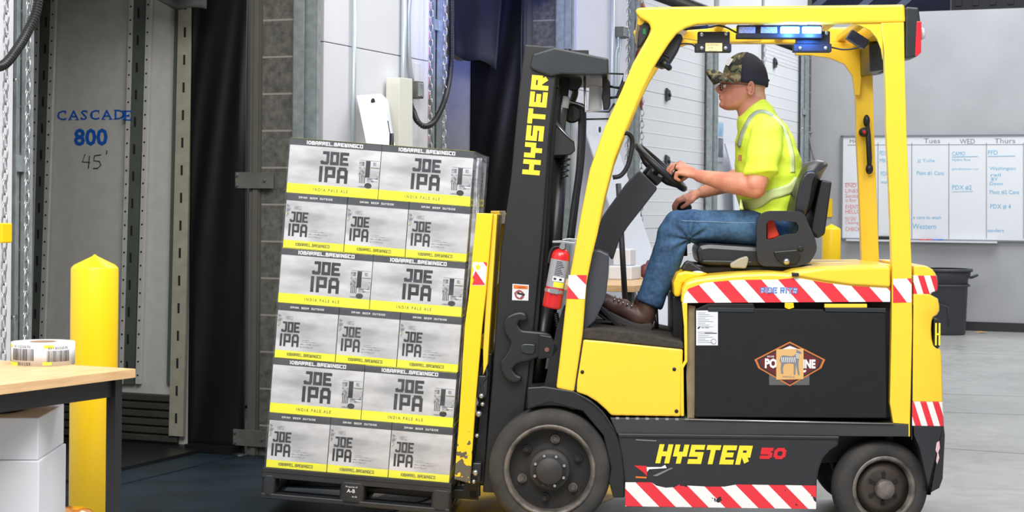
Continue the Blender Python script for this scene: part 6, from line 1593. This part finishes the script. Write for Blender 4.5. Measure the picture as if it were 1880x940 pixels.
def sleeve(S, H1, r0, r1, r2): limb(g, [(S, r0), (S.lerp(H1, .45), r1), (H1, r2)])
hemL = Pp(1396, 306, .268); sleeve(Pp(1409, 247, .325), hemL, .074, .077, .074); g.cyl(hemL, Pp(1397, 321, .262), .074, .078, 24)
hemR = Pp(1386, 296, .78); sleeve(Pp(1404, 246, .715), hemR, .075, .074, .070)
sh = g.build('tshirt', HV, per, fixn=False); remeshed(sh, .007, 5, .6)
# folds
me = sh.data
for v in me.vertices:
    c = v.co; d_ = .010*noise.noise(Vector((c.x*9, c.y*4, c.z*14)))+.005*noise.noise(Vector((c.x*22, c.y*10, c.z*26+5)))
    low = max(0, min(1, (.22-c.z)/.2)); d_ += low*.010*math.sin((c.z*1.0+c.x*.55)*70+2*noise.noise(c*6)); v.co = c+v.normal*d_
# flatten sleeve end: sleeve mouth shows the arm
# reflective bands: built as strips hugging the shirt with a shrinkwrap
RFL = mat('reflective_tape', (176, 190, 150), .4, metal=.1, col2=(160, 172, 140), vscale=30)
RLM = mat('reflective_light', (214, 228, 150), .4, var=.05, vscale=20)
def strip(path, w, side, nm, m_, normal_side=True):
    """path of (px,py,y); width vector in the image plane perpendicular to path"""
    P = spline([Pp(*q_) for q_ in path], 8); g = MB(); rows_ = []
    for i, q_ in enumerate(P):
        t = (P[min(i+1, len(P)-1)]-P[max(i-1, 0)]).normalized(); nrm = Vector((0, -1, 0)) if side == 'n' else Vector(side).normalized(); wv = t.cross(nrm).normalized()
        rows_.append([q_+wv*w*k for k in (-.5, -.25, 0, .25, .5)])
    vs = [p_ for rr_ in rows_ for p_ in rr_]; fs = [(i*5+j_, i*5+j_+1, (i+1)*5+j_+1, (i+1)*5+j_) for i in range(len(rows_)-1) for j_ in range(4)]
    g.add(vs, fs, 0, True); o = g.build(nm, m_, per)
    s_ = o.modifiers.new('w', 'SHRINKWRAP'); s_.target = sh; s_.offset = .0025; s_.wrap_mode = 'OUTSIDE_SURFACE'; s_.wrap_method = 'PROJECT'; s_.use_project_x = False; s_.use_project_y = True; s_.use_project_z = False; s_.use_negative_direction = True; s_.use_positive_direction = True
    sd = o.modifiers.new('t', 'SOLIDIFY'); sd.thickness = .0015; sd.offset = 1
    return o
strip([(1360, 268, .28), (1366, 245, .28), (1374, 226, .28), (1384, 211, .28), (1397, 202, .28), (1412, 203, .28), (1424, 210, .28)], .016, 'n', 'shoulder_tape', RFL)
strip([(1422, 210, .28), (1438, 228, .28), (1449, 250, .28), (1456, 280, .28), (1458, 300, .28), (1458, 316, .28)], .022, 'n', 'shoulder_tape', RLM)
strip([(1470, 330, .28), (1455, 345, .28), (1436, 352, .28), (1415, 358, .28), (1395, 372, .28), (1372, 376, .28), (1358, 375, .28)], .044, 'n', 'waist_tape', RLM)
g = MB(); q = Pp(1356, 290, .30); g.obox(q+Vector((.006, -.0, 0)), (.006, -.006, 0), (.002, .002, 0), (0, 0, .014)); pk = g.build('pocket_logo', mat('logo_brown', (160, 120, 60), .7), per)
# jeans
JN, nt, p = nodes_mat('denim', .85)
nzc = noise_n(nt, 5, 6); n5 = noise_n(nt, 60, 4)
r = nt.nodes.new('ShaderNodeValToRGB'); e = r.color_ramp.elements; e[0].position = .38; e[1].position = .68; e[0].color = lin((30, 56, 88)); e[1].color = lin((76, 116, 152)); nt.links.new(mnode(nt, 'ADD', mnode(nt, 'MULTIPLY', nzc, .7), mnode(nt, 'MULTIPLY', n5, .3)), r.inputs[0]); nt.links.new(r.outputs[0], p.inputs['Base Color'])
bp = nt.nodes.new('ShaderNodeBump'); bp.inputs['Strength'].default_value = .6; bp.inputs['Distance'].default_value = .012; nt.links.new(noise_n(nt, 9, 4), bp.inputs['Height']); nt.links.new(bp.outputs[0], p.inputs['Normal'])
g = MB()
for s_ in (-1, 1):
    yy = yP+s_*.13
    limb(g, [(Pp(1432, 420, yP+s_*.09), .088), (Pp(1385, 418, yy), .080), (Pp(1320, 417, yy), .077), (Pp(1262, 415, yy), .074), (Pp(1244, 416, yy), .073), (Pp(1236, 432, yy), .073), (Pp(1226, 468, yy), .072), (Pp(1212, 505, yy), .069), (Pp(1200, 535, yy), .064)])
    g.cyl(Pp(1200, 535, yy), Pp(1190, 558, yy), .064, .063, 24)
slices(g, [(398, 1392, 1466, .15), (415, 1388, 1472, .175), (435, 1388, 1474, .18), (455, 1392, 1470, .17)])
jn = g.build('jeans', JN, per, fixn=False); remeshed(jn, .007, 4, .6)
for v in jn.data.vertices:
    c = v.co; d_ = .004*noise.noise(Vector((c.x*12, c.y*6, c.z*12)))
    kn_ = Pp(1262, 436, yP); dd = math.hypot(c.x-kn_.x, c.z-kn_.z); w = math.exp(-(dd/.12)**2); a = math.atan2(c.z-kn_.z, c.x-kn_.x)
    d_ += w*.007*math.sin(a*9+1); lo = max(0, min(1, (-.12-c.z)/.2)); d_ += lo*.004*math.sin(c.z*60+c.x*30+3*noise.noise(c*7)); v.co = c+v.normal*d_
g = MB(); sp = spline([Pp(1252, 405, .28), Pp(1300, 407, .28), (Pp(1350, 409, .28)), Pp(1388, 409, .28)], 6)
g.tube([Vector((p_.x, Pp(1300, 410, yP-.13).y-.0775, p_.z)) for p_ in sp], .0011, 5); g.build('seam', mat('denim_thread', (150, 176, 198), .8), per)
# boots
BT = mat('brown_leather', (92, 66, 54), .5, col2=(66, 46, 42), vscale=14, bump=.3, bscale=40, bdist=.003); SOLE = mat('boot_sole', (58, 54, 52), .8)
for s_ in (-1, 1):
    yy = yP+s_*.13; bo = bpy.data.objects.new('boot', None); COL.objects.link(bo); bo.parent = per
    dx = 0 if s_ < 0 else -8
    g = MB()
    limb(g, [(Pp(1190+dx, 556, yy), .047), (Pp(1185+dx, 580, yy), .044), (Pp(1172+dx, 583, yy), .042), (Pp(1150+dx, 570, yy), .040), (Pp(1128+dx, 561, yy), .038), (Pp(1112+dx, 553, yy), .036)])
    g.ball(Pp(1108+dx, 552, yy), (.042, .045, .030), 18, 12); g.ball(Pp(1186+dx, 588, yy), (.038, .036, .034), 16, 10); g.ball(Pp(1140+dx, 560, yy), (.05, .042, .03), 16, 10)
    o = g.build('upper', BT, bo, fixn=False); remeshed(o, .006, 6, .6)
    sp_ = [(1090, 546), (1100, 556), (1118, 570), (1140, 581), (1160, 590), (1176, 594), (1196, 592), (1199, 600), (1194, 609), (1180, 608), (1172, 604), (1150, 600), (1120, 588), (1098, 573), (1088, 556)]
    P = [(q_.x, q_.z) for q_ in (Pp(a+dx, b, yy) for a, b in sp_)]; g = MB(); y0_ = IP.translation.y*0+Pp(1100, 550, yy).y
    g.prism(P, y0_-.044, y0_+.044); g.build('sole', SOLE, bo, bevel=.008, bseg=3)
    g = MB()
    for k in range(5):
        a_ = Vector((1128+k*8+dx, 548+k*3.0)); q_ = Pp(a_.x, a_.y, yy-.036+.0); g.tube([q_+Vector((0, -.006, -.004)), q_+Vector((.004, .01, .006)), q_+Vector((.004, .03, .010))], .0024, 6, mi=1)
        g.lathe([(.0045, 0), (.0045, -.003), (.001, -.004)], q_+Vector((0, -.006, -.004)), 'y', 8, 0)
    g.build('laces', [STL, mat('lace_brown', (120, 96, 70), .8)], bo)
# ring on finger
g = MB(); a = Pp(1239.5, 306, yh-.004); dv = (Pp(1238, 306, yh-.004)-Pp(1248, 309, yh-.006)).normalized(); o1 = dv.orthogonal().normalized(); o2 = dv.cross(o1)
g.tube([a+(o1*math.cos(t*PI/8)+o2*math.sin(t*PI/8))*.0108 for t in range(16)], .0022, 6, closed=True); g.build('ring', KPR, per)
bpy.context.view_layer.update()
